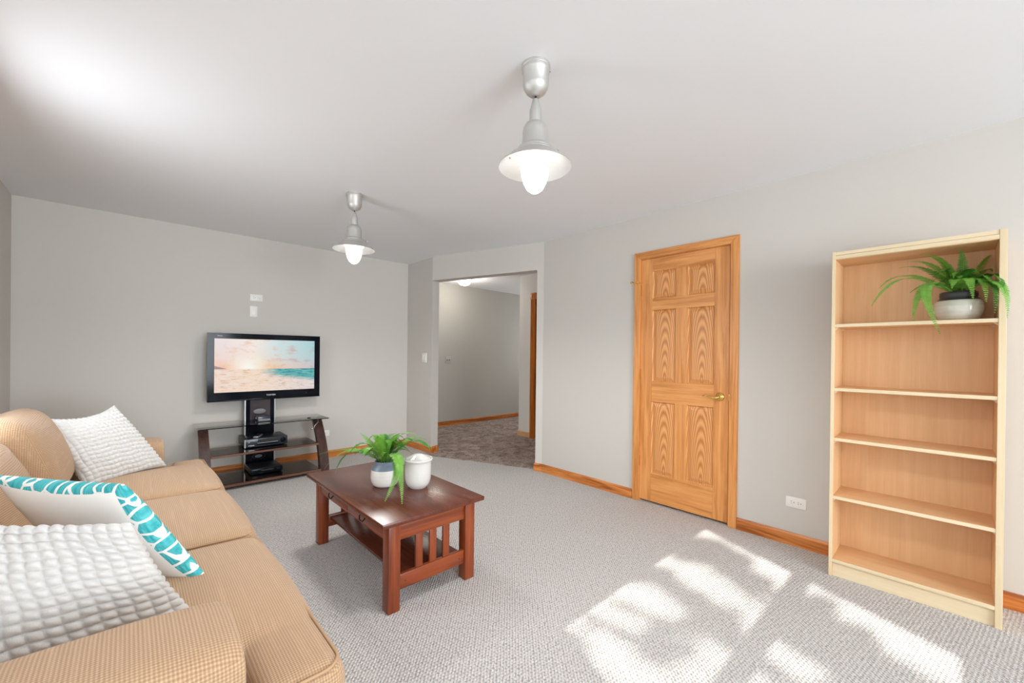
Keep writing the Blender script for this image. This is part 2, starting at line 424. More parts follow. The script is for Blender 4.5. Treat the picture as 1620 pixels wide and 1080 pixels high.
# right wall: left and right of the door and above it
DY0, DY1, DZ = 1.095, 1.825, 2.07
bm = bmesh.new()
add_box(bm, XR, XR + T, RY, DY0, 0, H); add_box(bm, XR, XR + T, DY0, DY1, DZ, H)
add_prism(bm, [(XR, DY1), (XR, P3[1]), (XR - 0.024, P3[1] + 0.075), (XR - 0.024 + nx * T, P3[1] + 0.075 + ny * T), (XR + T, P3[1] + 0.02), (XR + T, DY1)], 0, H)
struct(obj('wall_right', bm, M_['wall']))
# short wall left of the opening, its end showing as the jamb
bm = bmesh.new()
add_prism(bm, [(2.758, YB), (2.758, 4.395), (2.758 + nx * T, 4.395 + ny * T), (2.88, YB)], 0, H)
struct(obj('wall_return', bm, M_['wall']))
bm = bmesh.new()
ox, oy = P3[0] - 0.024, P3[1] + 0.075
add_prism(bm, [P2, (ox, oy), (ox + nx * T, oy + ny * T), (P2[0] + nx * T, P2[1] + ny * T)], 2.148, H)
struct(obj('wall_header', bm, M_['wall']))
# rear wall with a wide window, bay wall with two casements
bm = bmesh.new()
add_box(bm, -1.44, -0.65, RY - 0.12, RY, 0, H); add_box(bm, 2.05, XR + T, RY - 0.12, RY, 0, H)
add_box(bm, -0.65, 2.05, RY - 0.12, RY, 0, 0.45); add_box(bm, -0.65, 2.05, RY - 0.12, RY, 2.25, H)
struct(obj('wall_rear', bm, M_['wall']))
def window(name, mtx, w, z0, z1, nmull, tmull=0.05, fr=0.035):
    bm = bmesh.new()
    add_box(bm, 0, fr, -0.06, 0.0, z0, z1); add_box(bm, w - fr, w, -0.06, 0, z0, z1)
    add_box(bm, fr, w - fr, -0.06, 0, z0, z0 + fr); add_box(bm, fr, w - fr, -0.06, 0, z1 - fr, z1)
    for i in range(nmull):
        c = w * (i + 1) / (nmull + 1); add_box(bm, c - tmull / 2, c + tmull / 2, -0.06, 0, z0 + fr, z1 - fr)
    o = struct(obj(name, bm, M_['oak'])); o.matrix_world = mtx
    p = box('pane', fr, w - fr, -0.034, -0.030, z0 + fr, z1 - fr, M_['pane'], o)
    return o
window('window_1', Matrix.Translation((-0.65, RY, 0)), 2.70, 0.45, 2.25, 2)
A = Vector((XL, 1.45)); B = Vector((-1.319, -0.12)); L = (B - A).length; dv = (B - A) / L
def bay_s(y): return (A.y - y) / (A.y - B.y) * L
ang = math.atan2(dv.y, dv.x)
bay_m = Matrix.Translation((A.x, A.y, 0)) @ Matrix.Rotation(ang, 4, 'Z')
WZ0, WZ1 = 1.215, 2.075
s0, s1, s2, s3 = bay_s(1.18), bay_s(0.595), bay_s(0.505), bay_s(-0.055)
s2 += 0.0
fr = 0.035
bm = bmesh.new()
add_box(bm, -0.03, s0 - fr, -0.04, 0, 0, H); add_box(bm, s0 - fr, s3 + fr, -0.04, 0, 0, WZ0 - fr); add_box(bm, s0 - fr, s3 + fr, -0.04, 0, WZ1 + fr, H)
add_box(bm, s3 + fr, L + 0.02, -0.04, 0, 0, H)
o = struct(obj('wall_bay', bm, M_['wall'])); o.matrix_world = bay_m
for i, (a, c) in enumerate(((s0, s1), (s2, s3))):
    bm = bmesh.new(); a0 = a - (fr if i == 0 else (s2 - s1) / 2); c1 = c + (fr if i == 1 else (s2 - s1) / 2)
    add_box(bm, a0, a, -0.042, -0.008, WZ0 - fr, WZ1 + fr); add_box(bm, c, c1, -0.042, -0.008, WZ0 - fr, WZ1 + fr)
    add_box(bm, a, c, -0.042, -0.008, WZ0 - fr, WZ0); add_box(bm, a, c, -0.042, -0.008, WZ1, WZ1 + fr)
    o = struct(obj('window_%d' % (i + 2), bm, M_['oak'])); o.matrix_world = bay_m
    box('pane', a, c, -0.034, -0.030, WZ0, WZ1, M_['pane'], o)
# made-up window with drawn shade on solid wall, set behind the added fill light
w4 = window('window_4', Matrix.Translation((XL + 0.0, 3.55, 0)) @ Matrix.Rotation(-PI / 2, 4, 'Z') @ Matrix.Translation((0, 0.06, 0)), 1.8, 1.08, 2.12, 1)
box('added_blind', 0.03, 1.77, -0.028, -0.022, 1.11, 2.09, M_['enamel'], w4)
# hallway shell
HY = 5.905
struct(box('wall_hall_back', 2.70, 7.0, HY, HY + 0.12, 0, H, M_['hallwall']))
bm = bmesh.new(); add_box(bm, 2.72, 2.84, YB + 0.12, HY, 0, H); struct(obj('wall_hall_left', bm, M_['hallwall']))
bm = bmesh.new()
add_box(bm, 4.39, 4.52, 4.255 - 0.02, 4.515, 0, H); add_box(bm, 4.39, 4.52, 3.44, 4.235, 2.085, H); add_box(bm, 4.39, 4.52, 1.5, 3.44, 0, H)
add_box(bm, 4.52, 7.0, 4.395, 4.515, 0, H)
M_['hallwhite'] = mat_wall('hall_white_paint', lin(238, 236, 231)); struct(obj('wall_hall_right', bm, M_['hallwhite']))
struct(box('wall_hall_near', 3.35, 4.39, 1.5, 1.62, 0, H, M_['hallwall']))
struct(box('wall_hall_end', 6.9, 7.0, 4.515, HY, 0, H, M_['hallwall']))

def baseboard(name, pts, side, mat, h=0.083, t=0.013):
    """profiled board along a polyline; side = +1 board lies left of travel"""
    bm = bmesh.new(); pts = [Vector(p) for p in pts]; n = len(pts); secs = []
    prof = [(0, 0), (t, 0), (t, h - 0.016), (t * 0.75, h - 0.008), (t * 0.42, h), (0, h)]
    for i, p in enumerate(pts):
        d0 = (pts[i] - pts[i - 1]).normalized() if i > 0 else None
        d1 = (pts[i + 1] - pts[i]).normalized() if i < n - 1 else None
        d = d0 or d1
        if d0 and d1: m = (d0 + d1).normalized(); k = 1 / max(0.3, m.dot(d0))
        else: m, k = d, 1
        nn = Vector((-m.y, m.x)) * side * k
        secs.append([bm.verts.new((p.x + nn.x * u, p.y + nn.y * u, z)) for u, z in prof])
    for a, c in zip(secs, secs[1:]):
        for k in range(len(prof)): bm.faces.new((a[k], a[(k + 1) % len(prof)], c[(k + 1) % len(prof)], c[k]))
    bm.faces.new(secs[0]); bm.faces.new(secs[-1][::-1])
    return struct(obj(name, bm, mat))
baseboard('baseboard_back', [(XL, YB), (2.758, YB)], -1, M_['base_x'])
baseboard('baseboard_return', [(2.758, YB), (2.758, 4.395), (2.758 + nx * T, 4.395 + ny * T)], -1, M_['base_y'])
ox2 = XR - 0.024; oy2 = P3[1] + 0.075
baseboard('baseboard_right', [(ox2 + nx * 0.10, oy2 + ny * 0.10), (ox2, oy2), P3, (XR, 1.878)], -1, M_['base_y'])
baseboard('baseboard_right', [(XR, 1.036), (XR, RY)], -1, M_['base_y'])
baseboard('baseboard_left', [(XL, 1.45), (XL, YB)], -1, M_['base_y'])
baseboard('baseboard_hall_back', [(2.84, HY), (6.9, HY)], -1, M_['base_x'])
baseboard('baseboard_hall_right', [(5.5, 4.515), (4.39, 4.515), (4.39, 4.268)], -1, M_['maple_y'])

# ------------------------------------------------------------------ doors
def casing(name, X, y0, y1, zt, w, t, parent, mats=None, inner=0.0):
    """door casing on a wall that faces -x: two legs and a head, each its own board with a moulded edge"""
    mz, mh = mats or (M_['oak'], M_['oakh'])
    def board(a, c, z0, z1, vert, m):
        bm = bmesh.new()
        if vert:
            add_box(bm, X - t, X, min(a, c), max(a, c), z0, z1, 0.004)
        else: add_box(bm, X - t, X, a, c, z0, z1, 0.004)
        return bm
    # mitred legs and head as prisms in the wall plane
    def mitre(poly, m):
        bm = bmesh.new()
        a = [bm.verts.new((X, y, z)) for y, z in poly]; b_ = [bm.verts.new((X - t, y, z)) for y, z in poly]
        bm.faces.new(a); bm.faces.new(b_[::-1])
        for i in range(4): bm.faces.new((a[i], b_[i], b_[(i + 1) % 4], a[(i + 1) % 4]))
        bmesh.ops.bevel(bm, geom=[e for e in bm.edges if abs(e.verts[0].co.x - (X - t)) < 1e-6 and abs(e.verts[1].co.x - (X - t)) < 1e-6], offset=0.0035, segments=2, affect='EDGES')
        return obj(name, bm, m, parent, auto=True)
    mitre([(y0, 0), (y0 + w, 0), (y0 + w, zt - w), (y0, zt)], mz)
    mitre([(y1, 0), (y1, zt), (y1 - w, zt - w), (y1 - w, 0)], mz)
    mitre([(y0, zt), (y0 + w, zt - w), (y1 - w, zt - w), (y1, zt)], mh)
door = thing('door_1', 'honey oak six panel door with brass lever in the right wall', None, (XR, 1.46, 0)); door['kind'] = 'structure'
del_loc = Vector((XR, 1.46, 0))
casing('casing', 0, 1.038 - 1.46, 1.874 - 1.46, 2.124, 0.057, 0.018, door)
bm = bmesh.new()
add_box(bm, -0.0005, 0.10, DY0 - 1.46 - 0.0, DY0 - 1.46 + 0.006, 0, DZ); add_box(bm, -0.0005, 0.10, DY1 - 1.46 - 0.006, DY1 - 1.46, 0, DZ); add_box(bm, -0.0005, 0.10, DY0 - 1.46, DY1 - 1.46, DZ - 0.006, DZ)
obj('jamb', bm, M_['oak'], door)
box('leak_backing', 0.062, 0.09, DY0 - 1.46, DY1 - 1.46, 0, DZ, M_['slot'], door)  # dark sheet added behind the door to stop light leaking in
YO = -1.46; FX = 0.004
SY0, SY1, SZ0, SZ1 = 1.104, 1.818, 0.018, 2.062
cols_ = [(1.211, 1.414), (1.511, 1.712)]; rows_ = [(0.252, 0.857), (1.026, 1.626), (1.724, 1.952)]
def stile(name, y0, y1, z0, z1, m): return box(name, FX, FX + 0.035, y0 + YO, y1 + YO, z0, z1, m, door, 0.0012, 1)
stile('stile', SY0, cols_[0][0], SZ0, SZ1, M_['oak']); stile('stile', cols_[1][1], SY1, SZ0, SZ1, M_['oak'])
for z0, z1 in ((SZ0, rows_[0][0]), (rows_[0][1], rows_[1][0]), (rows_[1][1], rows_[2][0]), (rows_[2][1], SZ1)):
    stile('rail', cols_[0][0], cols_[1][1], z0, z1, M_['oakh'])
for z0, z1 in rows_: stile('mullion', cols_[0][1], cols_[1][0], z0, z1, M_['oak'])
for ci, (a, c) in enumerate(cols_):
    for ri, (z0, z1) in enumerate(rows_):
        bm = bmesh.new(); cy, cz = (a + c) / 2, (z0 + z1) / 2
        loops = []
        for ins, dx in ((0.0, 0.001), (0.007, 0.012), (0.010, 0.013), (0.034, 0.005), (0.037, 0.004)):
            loops.append([bm.verts.new((FX + dx, y - cy, z - cz)) for y, z in ((a + ins, z0 + ins), (c - ins, z0 + ins), (c - ins, z1 - ins), (a + ins, z1 - ins))])
        for p, q in zip(loops, loops[1:]):
            for k in range(4): bm.faces.new((p[k], p[(k + 1) % 4], q[(k + 1) % 4], q[k]))
        bm.faces.new(loops[-1])
        bk = [bm.verts.new((FX + 0.03, v.co.y, v.co.z)) for v in loops[0]]; bm.faces.new(bk)
        for k in range(4): bm.faces.new((loops[0][k], loops[0][(k + 1) % 4], bk[(k + 1) % 4], bk[k]))
        me = obj('panel', bm, M_['oakpanel'], door); me.location = (0, cy + YO, cz)
for z in (1.80, 1.084, 0.342):
    bm = bmesh.new(); add_tube(bm, [(FX - 0.006, 1.826 + YO, z - 0.048), (FX - 0.006, 1.826 + YO, z + 0.048)], 0.006, 10)
    add_lathe(bm, [(0.0, z + 0.058), (0.006, z + 0.054), (0.0045, z + 0.048)], 10, FX - 0.006, 1.826 + YO)
    add_box(bm, FX - 0.002, FX, 1.812 + YO, 1.84 + YO, z - 0.045, z + 0.045)
    obj('hinge', bm, M_['brass'], door, auto=True)
bm = bmesh.new()   # hinge pin door stop
add_tube(bm, [(-0.012, 1.826 + YO, 1.868), (-0.03, 1.85 + YO, 1.872), (-0.034, 1.885 + YO, 1.874)], 0.004, 8)
add_tube(bm, [(-0.034, 1.882 + YO, 1.874), (-0.034, 1.895 + YO, 1.874)], 0.009, 10); add_tube(bm, [(-0.012, 1.826 + YO, 1.90), (-0.012, 1.826 + YO, 1.80)], 0.006, 8)
add_tube(bm, [(-0.012, 1.826 + YO, 1.868), (-0.018, 1.80 + YO, 1.866)], 0.006, 8)
obj('door_stop', bm, M_['brass'], door, smooth=True)
hd = bmesh.new()
m = Matrix.Translation((FX, 1.165 + YO, 0.942)) @ Matrix.Rotation(-PI / 2, 4, 'Y')
add_lathe(hd, [(0.0, 0.02), (0.012, 0.02), (0.016, 0.014), (0.024, 0.011), (0.031, 0.006), (0.033, 0.0)], 28)
bmesh.ops.transform(hd, matrix=m, verts=hd.verts)
b2 = [(FX - 0.015, 1.165), (FX - 0.045, 1.165)]
add_tube(hd, [(FX - 0.012, 1.165 + YO, 0.942), (FX - 0.05, 1.165 + YO, 0.942)], 0.010, 14)
add_tube(hd, [(FX - 0.05, 1.162 + YO, 0.942), (FX - 0.056, 1.18 + YO, 0.936), (FX - 0.056, 1.205 + YO, 0.934), (FX - 0.054, 1.232 + YO, 0.944), (FX - 0.052, 1.256 + YO, 0.951), (FX - 0.050, 1.272 + YO, 0.944)],
         [0.011, 0.009, 0.007, 0.006, 0.005, 0.004], 12)
obj('door_handle', hd, M_['brass'], door, smooth=True)
box('strike_plate', -0.0190, -0.0182, 1.089 + YO, 1.099 + YO, 0.915, 0.965, M_['brass'], door)

# hall door: dark oak casing with corner blocks on the white wall end
hd2 = thing('door_2', 'hall doorway with dark oak fluted casing and corner block', None, (4.39, 3.84, 0)); hd2['kind'] = 'structure'
def fl(y0, y1):
    bm = bmesh.new(); n = 5; w = (y1 - y0) / n
    prof = []
    for i in range(n):
        prof += [(y0 + i * w + w * .1, -0.022), (y0 + i * w + w * .35, -0.015), (y0 + i * w + w * .65, -0.015), (y0 + (i + 1) * w - w * .1, -0.022)]
    pts = [(y0, 0), (y0, -0.022)] + prof + [(y1, -0.022), (y1, 0)]
    a = [bm.verts.new((x, y, 0)) for y, x in pts]; c = [bm.verts.new((x, y, 2.06)) for y, x in pts]
    bm.faces.new(a[::-1]); bm.faces.new(c)
    for i in range(len(pts)): bm.faces.new((a[i], a[(i + 1) % len(pts)], c[(i + 1) % len(pts)], c[i]))
    return bm
DKO = [lin(150, 84, 26), lin(206, 124, 48), lin(226, 146, 68)]
M_['dkoak'] = mat_wood('dark_oak', DKO, 'z')
for y0, y1 in ((0.33, 0.42), (-0.43, -0.34)):
    obj('casing', fl(y0, y1), M_['dkoak'], hd2)
    bm = bmesh.new(); add_box(bm, -0.028, 0, y0 - 0.004, y1 + 0.004, 2.06, 2.155, 0.003)
    cyl = [(0.0, 0.006), (0.012, 0.006), (0.016, 0.002), (0.022, 0.006), (0.03, 0.004), (0.032, 0.0)]
    b3 = bmesh.new(); add_lathe(b3, cyl, 20); bmesh.ops.transform(b3, matrix=Matrix.Translation((-0.028, (y0 + y1) / 2, 2.107)) @ Matrix.Rotation(-PI / 2, 4, 'Y'), verts=b3.verts)
    me = bpy.data.meshes.new('tmp'); b3.to_mesh(me); b3.free(); bm.from_mesh(me); bpy.data.meshes.remove(me)
    obj('corner_block', bm, M_['dkoak'], hd2, auto=True)
box('casing', -0.022, 0, -0.34, 0.33, 2.06, 2.15, M_['dkoak'], hd2)
bm = bmesh.new(); add_box(bm, 0, 0.13, 0.375, 0.395, 0, 2.085); add_box(bm, 0, 0.13, -0.40, -0.38, 0, 2.085); obj('jamb', bm, M_['dkoak'], hd2)
box('door_slab', 0.09, 0.125, -0.38, 0.375, 0.01, 2.08, M_['dkoak'], hd2)

# ------------------------------------------------------------------ wall plates
def duplex(name, label, mtx, w=0.114, h=0.070, cat='outlet', vertical=False):
    """plate in local xy (x right, y up), facing +z"""
    t = thing(name, label, cat); t.matrix_world = mtx
    bm = bmesh.new(); add_box(bm, -w / 2, w / 2, -h / 2, h / 2, 0, 0.006, 0.003); obj('cover_plate', bm, M_['white'], t, auto=True)
    for s in (-1, 1):
        bm = bmesh.new(); add_lathe(bm, [(0.0155, 0.006), (0.0165, 0.0075), (0.0155, 0.0085), (0.0, 0.0085)], 24)
        for v in bm.verts:
            v.co.x *= 0.92
        f = obj('socket', bm, M_['white'], t, smooth=False); f.location = (s * 0.0195, 0, 0)
        bm = bmesh.new()
        add_box(bm, -0.009, -0.001, 0.0045, 0.0065, 0.0084, 0.0088); add_box(bm, -0.009, -0.001, -0.0065, -0.0045, 0.0084, 0.0088)
        add_lathe(bm, [(0.0028, 0.0084), (0.0028, 0.0088), (0.0, 0.0088)], 12, 0.0085, 0)
        obj('slots', bm, M_['slot'], f)
    return t
def wallm(x, y, z, normal):
    n = Vector(normal).normalized(); up = Vector((0, 0, 1)); r = up.cross(n)
    return Matrix((r, up, n)).transposed().to_4x4() if False else Matrix.Translation((x, y, z)) @ Matrix(((r.x, up.x, n.x), (r.y, up.y, n.y), (r.z, up.z, n.z))).to_4x4()
duplex('power_outlet', 'white horizontal twin outlet high on back wall above the television', wallm(0.990, YB, 1.808, (0, -1, 0)))
duplex('power_outlet', 'white horizontal twin outlet low on right wall beside the bookshelf', wallm(XR, 0.680, 0.284, (-1, 0, 0)))
duplex('power_outlet', 'white outlet low on back wall behind right leg of television stand', wallm(1.690, YB, 0.292, (0, -1, 0)), 0.114, 0.07)
t = thing('cable_plate', 'white upright blank plate just below the outlet above the television', 'wall plate'); t.matrix_world = wallm(0.966, YB, 1.662, (0, -1, 0))
bm = bmesh.new(); add_box(bm, -0.034, 0.034, -0.056, 0.056, 0, 0.006, 0.003); obj('cover_plate', bm, M_['white'], t, auto=True)
bm = bmesh.new(); add_box(bm, -0.017, 0.017, -0.034, 0.034, 0.006, 0.008, 0.0008, 1); obj('insert', bm, M_['white'], t, auto=True)
bm = bmesh.new(); add_lathe(bm, [(0.003, 0.006), (0.003, 0.0068), (0, 0.007)], 12, 0, 0.047); obj('screw', bm, M_['silver'], t)
t = thing('light_switch', 'white paddle light switch on narrow wall left of the hall opening', 'switch'); t.matrix_world = wallm(2.758, 4.565, 1.188, (-1, 0, 0))
bm = bmesh.new(); add_box(bm, -0.057, 0.057, -0.061, 0.061, 0, 0.006, 0.003); obj('cover_plate', bm, M_['white'], t, auto=True)
for s in (-1, 1):
    bm = bmesh.new(); add_box(bm, s * 0.026 - 0.0165, s * 0.026 + 0.0165, -0.033, 0.033, 0.006, 0.010, 0.0015, 1); obj('rocker', bm, M_['white'], t, auto=True)
t = thing('light_switch', 'double toggle switch in wall colour on the hallway wall', 'switch'); t.matrix_world = wallm(4.03, HY, 1.135, (0, -1, 0))
M_['plategrey'] = plain('painted_plate', lin(186, 183, 177), 0.5)
bm = bmesh.new(); add_box(bm, -0.06, 0.06, -0.06, 0.06, 0, 0.007, 0.003); obj('cover_plate', bm, M_['plategrey'], t, auto=True)
for s in (-1, 1):
    bm = bmesh.new(); add_box(bm, s * 0.023 - 0.005, s * 0.023 + 0.005, -0.012, 0.008, 0.007, 0.017, 0.002, 1); obj('toggle', bm, M_['slot'], t, auto=True)

# ------------------------------------------------------------------ pendant lamps
def pendant(x, y, label):
    t = thing('pendant_lamp', label, 'ceiling lamp', (x, y, 0), group='twin pendant lamps on the ceiling')
    bm = bmesh.new(); add_lathe(bm, [(0.0, 2.44), (0.060, 2.44), (0.060, 2.430), (0.0575, 2.427), (0.0575, 2.418), (0.0565, 2.412), (0.0535, 2.408), (0.0530, 2.358), (0.0515, 2.350), (0.042, 2.332), (0.022, 2.316), (0.012, 2.313), (0.0, 2.313)], 48)
    obj('canopy', bm, M_['steel'], t, auto=True)
    bm = bmesh.new(); add_tube(bm, [(0.043, -0.033, 2.422), (0.0475, -0.0362, 2.422)], 0.003, 8); obj('screw', bm, M_['slot'], t)
    bm = bmesh.new(); add_lathe(bm, [(0.0, 2.315), (0.0055, 2.315), (0.0035, 2.306), (0.003, 2.285), (0.0, 2.285)], 12); obj('cord', bm, M_['blackmat'], t, smooth=True)
    bm = bmesh.new()
    add_lathe(bm, [(0.0, 2.303), (0.009, 2.303), (0.013, 2.298), (0.0225, 2.262), (0.0245, 2.255), (0.0255, 2.206), (0.030, 2.204), (0.041, 2.196), (0.049, 2.182), (0.0525, 2.164), (0.0535, 2.124), (0.0545, 2.122), (0.0545, 2.112), (0.058, 2.106), (0.066, 2.096), (0.0725, 2.094), (0.0740, 2.086), (0.086, 2.076), (0.080, 2.070), (0.070, 2.07), (0.0, 2.10)], 56)
    obj('lamp_housing', bm, M_['steel'], t, auto=True)
    bm = bmesh.new()
    a = [(0.080, 2.078), (0.110, 2.058), (0.149, 2.023), (0.1515, 2.021)]
    add_lathe(bm, a + [(0.1515, 2.0185)], 64)
    sh = obj('lamp_shade', bm, M_['steel'], t, smooth=True)
    bm = bmesh.new(); add_lathe(bm, [(0.1515, 2.0185), (0.149, 2.0185), (0.110, 2.055), (0.070, 2.072)], 64)
    obj('shade_lining', bm, M_['enamel'], sh, smooth=True)
    for a_ in (0.35, 0.35 + 2.09, 0.35 + 4.18):
        bm = bmesh.new(); ca, sa = math.cos(a_), math.sin(a_)
        add_tube(bm, [(0.104 * ca, 0.104 * sa, 2.0595), (0.104 * ca, 0.104 * sa, 2.0525)], 0.0035, 8); obj('rivet', bm, M_['silver'], sh)
    bm = bmesh.new()   # thumb screw at the side of the flange
    ca, sa = math.cos(-0.62), math.sin(-0.62)
    add_tube(bm, [(0.078 * ca, 0.078 * sa, 2.09), (0.098 * ca, 0.098 * sa, 2.088)], 0.003, 8)
    add_tube(bm, [(0.098 * ca, 0.098 * sa, 2.078), (0.098 * ca, 0.098 * sa, 2.088), (0.098 * ca, 0.098 * sa, 2.100)], [0.004, 0.006, 0.003], 8)
    obj('thumb_screw', bm, M_['steel'], t, smooth=True)
    bm = bmesh.new(); add_lathe(bm, [(0.062, 2.074), (0.070, 2.066), (0.072, 2.050), (0.066, 2.040), (0.059, 2.036), (0.0585, 2.010), (0.056, 1.985), (0.048, 1.955), (0.034, 1.928), (0.016, 1.914), (0.0, 1.909)], 40)
    obj('glass_bowl', bm, M_['frosted'], t, smooth=True)
    d = bpy.data.lights.new('pendant_bulb', 'SPOT'); d.energy = 41; d.color = (1.0, 0.985, 0.965); d.shadow_soft_size = 0.14
    d.spot_size = math.radians(172); d.spot_blend = 0.5
    l = bpy.data.objects.new('pendant_bulb', d); COL.objects.link(l); l.parent = t; l.location = (0, 0, 1.90)
    return t
pendant(1.233, 1.187, 'brushed metal pendant lamp with white shade, the one nearer the camera')
pendant(1.247, 3.089, 'brushed metal pendant lamp with white shade, farther, near the television')
t = thing('dome_light', 'small lit glass dome on the hallway ceiling seen through the opening', 'ceiling light', (3.90, 5.28, 0))
bm = bmesh.new(); add_lathe(bm, [(0.0, 2.44), (0.125, 2.44), (0.125, 2.422), (0.11, 2.418), (0.0, 2.418)], 36); obj('base_ring', bm, M_['brass'], t, auto=True)
bm = bmesh.new(); add_lathe(bm, [(0.112, 2.42), (0.108, 2.39), (0.092, 2.36), (0.062, 2.337), (0.02, 2.327), (0, 2.326)], 36); obj('glass_dome', bm, M_['dome'], t, smooth=True)
d = bpy.data.lights.new('hall_bulb', 'POINT'); d.energy = 11; d.color = (1.0, 0.94, 0.86); d.shadow_soft_size = 0.08
l = bpy.data.objects.new('hall_bulb', d); COL.objects.link(l); l.parent = t; l.location = (0, 0, 2.25)

# ------------------------------------------------------------------ bookshelf
bk = thing('bookshelf', 'tall pale maple open bookshelf with five compartments against the right wall', 'bookshelf', (3.07, 0.1405, 0))
bx, by = -3.07, -0.1405
BX0, BX1, BY0, BY1, BZ = 2.934, 3.203, -0.180, 0.461, 1.843
def bb(name, x0, x1, y0, y1, z0, z1, m, par=bk, bev=0.0008): return box(name, x0 + bx, x1 + bx, y0 + by, y1 + by, z0, z1, m, par, bev, 1)
for y0, y1 in ((BY0, BY0 + 0.024), (BY1 - 0.016, BY1)):
    p = bb('side_panel', BX0 + 0.002, BX1, y0, y1, 0, BZ, M_['maple'])
    bb('edge_band', BX0, BX0 + 0.002, y0, y1, 0, BZ, M_['maple_edge'], p)
iy0, iy1 = BY0 + 0.024, BY1 - 0.016
bb('back_panel', BX1 - 0.008, BX1 - 0.003, iy0, iy1, 0.02, BZ - 0.01, M_['maple'])
bb('top_board', BX0 + 0.008, BX1 - 0.008, iy0, iy1, BZ - 0.045, BZ - 0.025, M_['maple_y'])
p = bb('top_rail', BX0 + 0.001, BX0 + 0.012, iy0, iy1, BZ - 0.043, BZ - 0.022, M_['maple_edge_y'])
bb('top_strip', BX0 + 0.003, BX0 + 0.014, iy0, iy1, BZ - 0.0205, BZ - 0.001, M_['maple_edge_y'])
for i, z in enumerate((1.433, 1.071, 0.787, 0.458, 0.099)):
    s = bb('shelf', BX0 + (0.004 if i < 4 else 0.002), BX1 - 0.008, iy0, iy1, z - 0.018, z, M_['maple_y'])
    bb('edge_band', BX0 + (0.002 if i < 4 else -0.001), BX0 + (0.004 if i < 4 else 0.002), iy0, iy1, z - 0.018, z, M_['maple_edge_y'], s)
    if i < 4:
        for y, sg in ((iy0, 1), (iy1, -1)):
            for x in (BX0 + 0.02, BX1 - 0.05):
                bm = bmesh.new(); yy = y + by
                a = [(yy, z - 0.018), (yy + sg * 0.016, z - 0.018), (yy, z - 0.034)]
                v1 = [bm.verts.new((x + bx, q[0], q[1])) for q in a]; v2 = [bm.verts.new((x + 0.008 + bx, q[0], q[1])) for q in a]
                bm.faces.new(v1); bm.faces.new(v2[::-1])
                for k in range(3): bm.faces.new((v1[k], v1[(k + 1) % 3], v2[(k + 1) % 3], v2[k]))
                obj('shelf_peg', bm, M_['maple_edge_y'], bk)
bb('kick_board', BX0 + 0.012, BX0 + 0.026, iy0, iy1, 0.0, 0.081, M_['maple_edge_y'])

# ------------------------------------------------------------------ ferns
def frond_bm(base, mid, tip, width, n=26, lift=0.25, seed=0):
    """arched stem with two rows of narrow leaflets; coordinates relative to the plant"""
    rng = random.Random(seed); bm = bmesh.new()
    base, mid, tip = Vector(base), Vector(mid), Vector(tip)
    ctrl = mid * 2 - (base + tip) * 0.5
    P = lambda t: base * (1 - t) ** 2 + ctrl * 2 * t * (1 - t) + tip * t * t
    D = lambda t: ((ctrl - base) * (1 - t) + (tip - ctrl) * t).normalized()
    add_tube(bm, [P(i / 14) for i in range(15)], [0.0017 - 0.0012 * i / 14 for i in range(15)], 5)
    hor = Vector((tip.x - base.x, tip.y - base.y, 0))
    if hor.length < 1e-3: hor = Vector((1, 0, 0))
    sidev = hor.normalized().cross(Vector((0, 0, 1)))
    L_ = sum((P((i + 1) / 20) - P(i / 20)).length for i in range(20)); n = max(14, int(L_ / 0.0084))
    for i in range(n):
        t = 0.10 + 0.895 * (i / (n - 1)) ** 1.0
        d = D(t); s = (sidev - d * sidev.dot(d)).normalized(); up = s.cross(d).normalized()
        if up.z < 0 and abs(up.z) > .3: up = -up
        w = width * min(1.0, (t - 0.02) / 0.28) ** 0.7 * min(1.0, (1.02 - t) / 0.62) ** 0.75
        for sg in (-1, 1):
            ww = w * rng.uniform(0.9, 1.08)
            dirv = (s * sg * 0.93 + d * (0.30 + 0.35 * t) + up * lift * rng.uniform(0.4, 1.1)).normalized()
            side2 = (d - dirv * d.dot(dirv)).normalized()
            b0 = P(t); hw = 0.0036 * (0.55 + 0.45 * ww / max(width, 1e-6))
            pts = []
            for f, hwf in ((0.0, 0.75), (0.35, 1.0), (0.72, 0.72), (1.0, 0.05)):
                c = b0 + dirv * ww * f - up * ww * 0.22 * f * f
                pts.append((bm.verts.new(c - side2 * hw * hwf), bm.verts.new(c + side2 * hw * hwf)))
            for a, c in zip(pts, pts[1:]): bm.faces.new((a[0], a[1], c[1], c[0]))
    return bm
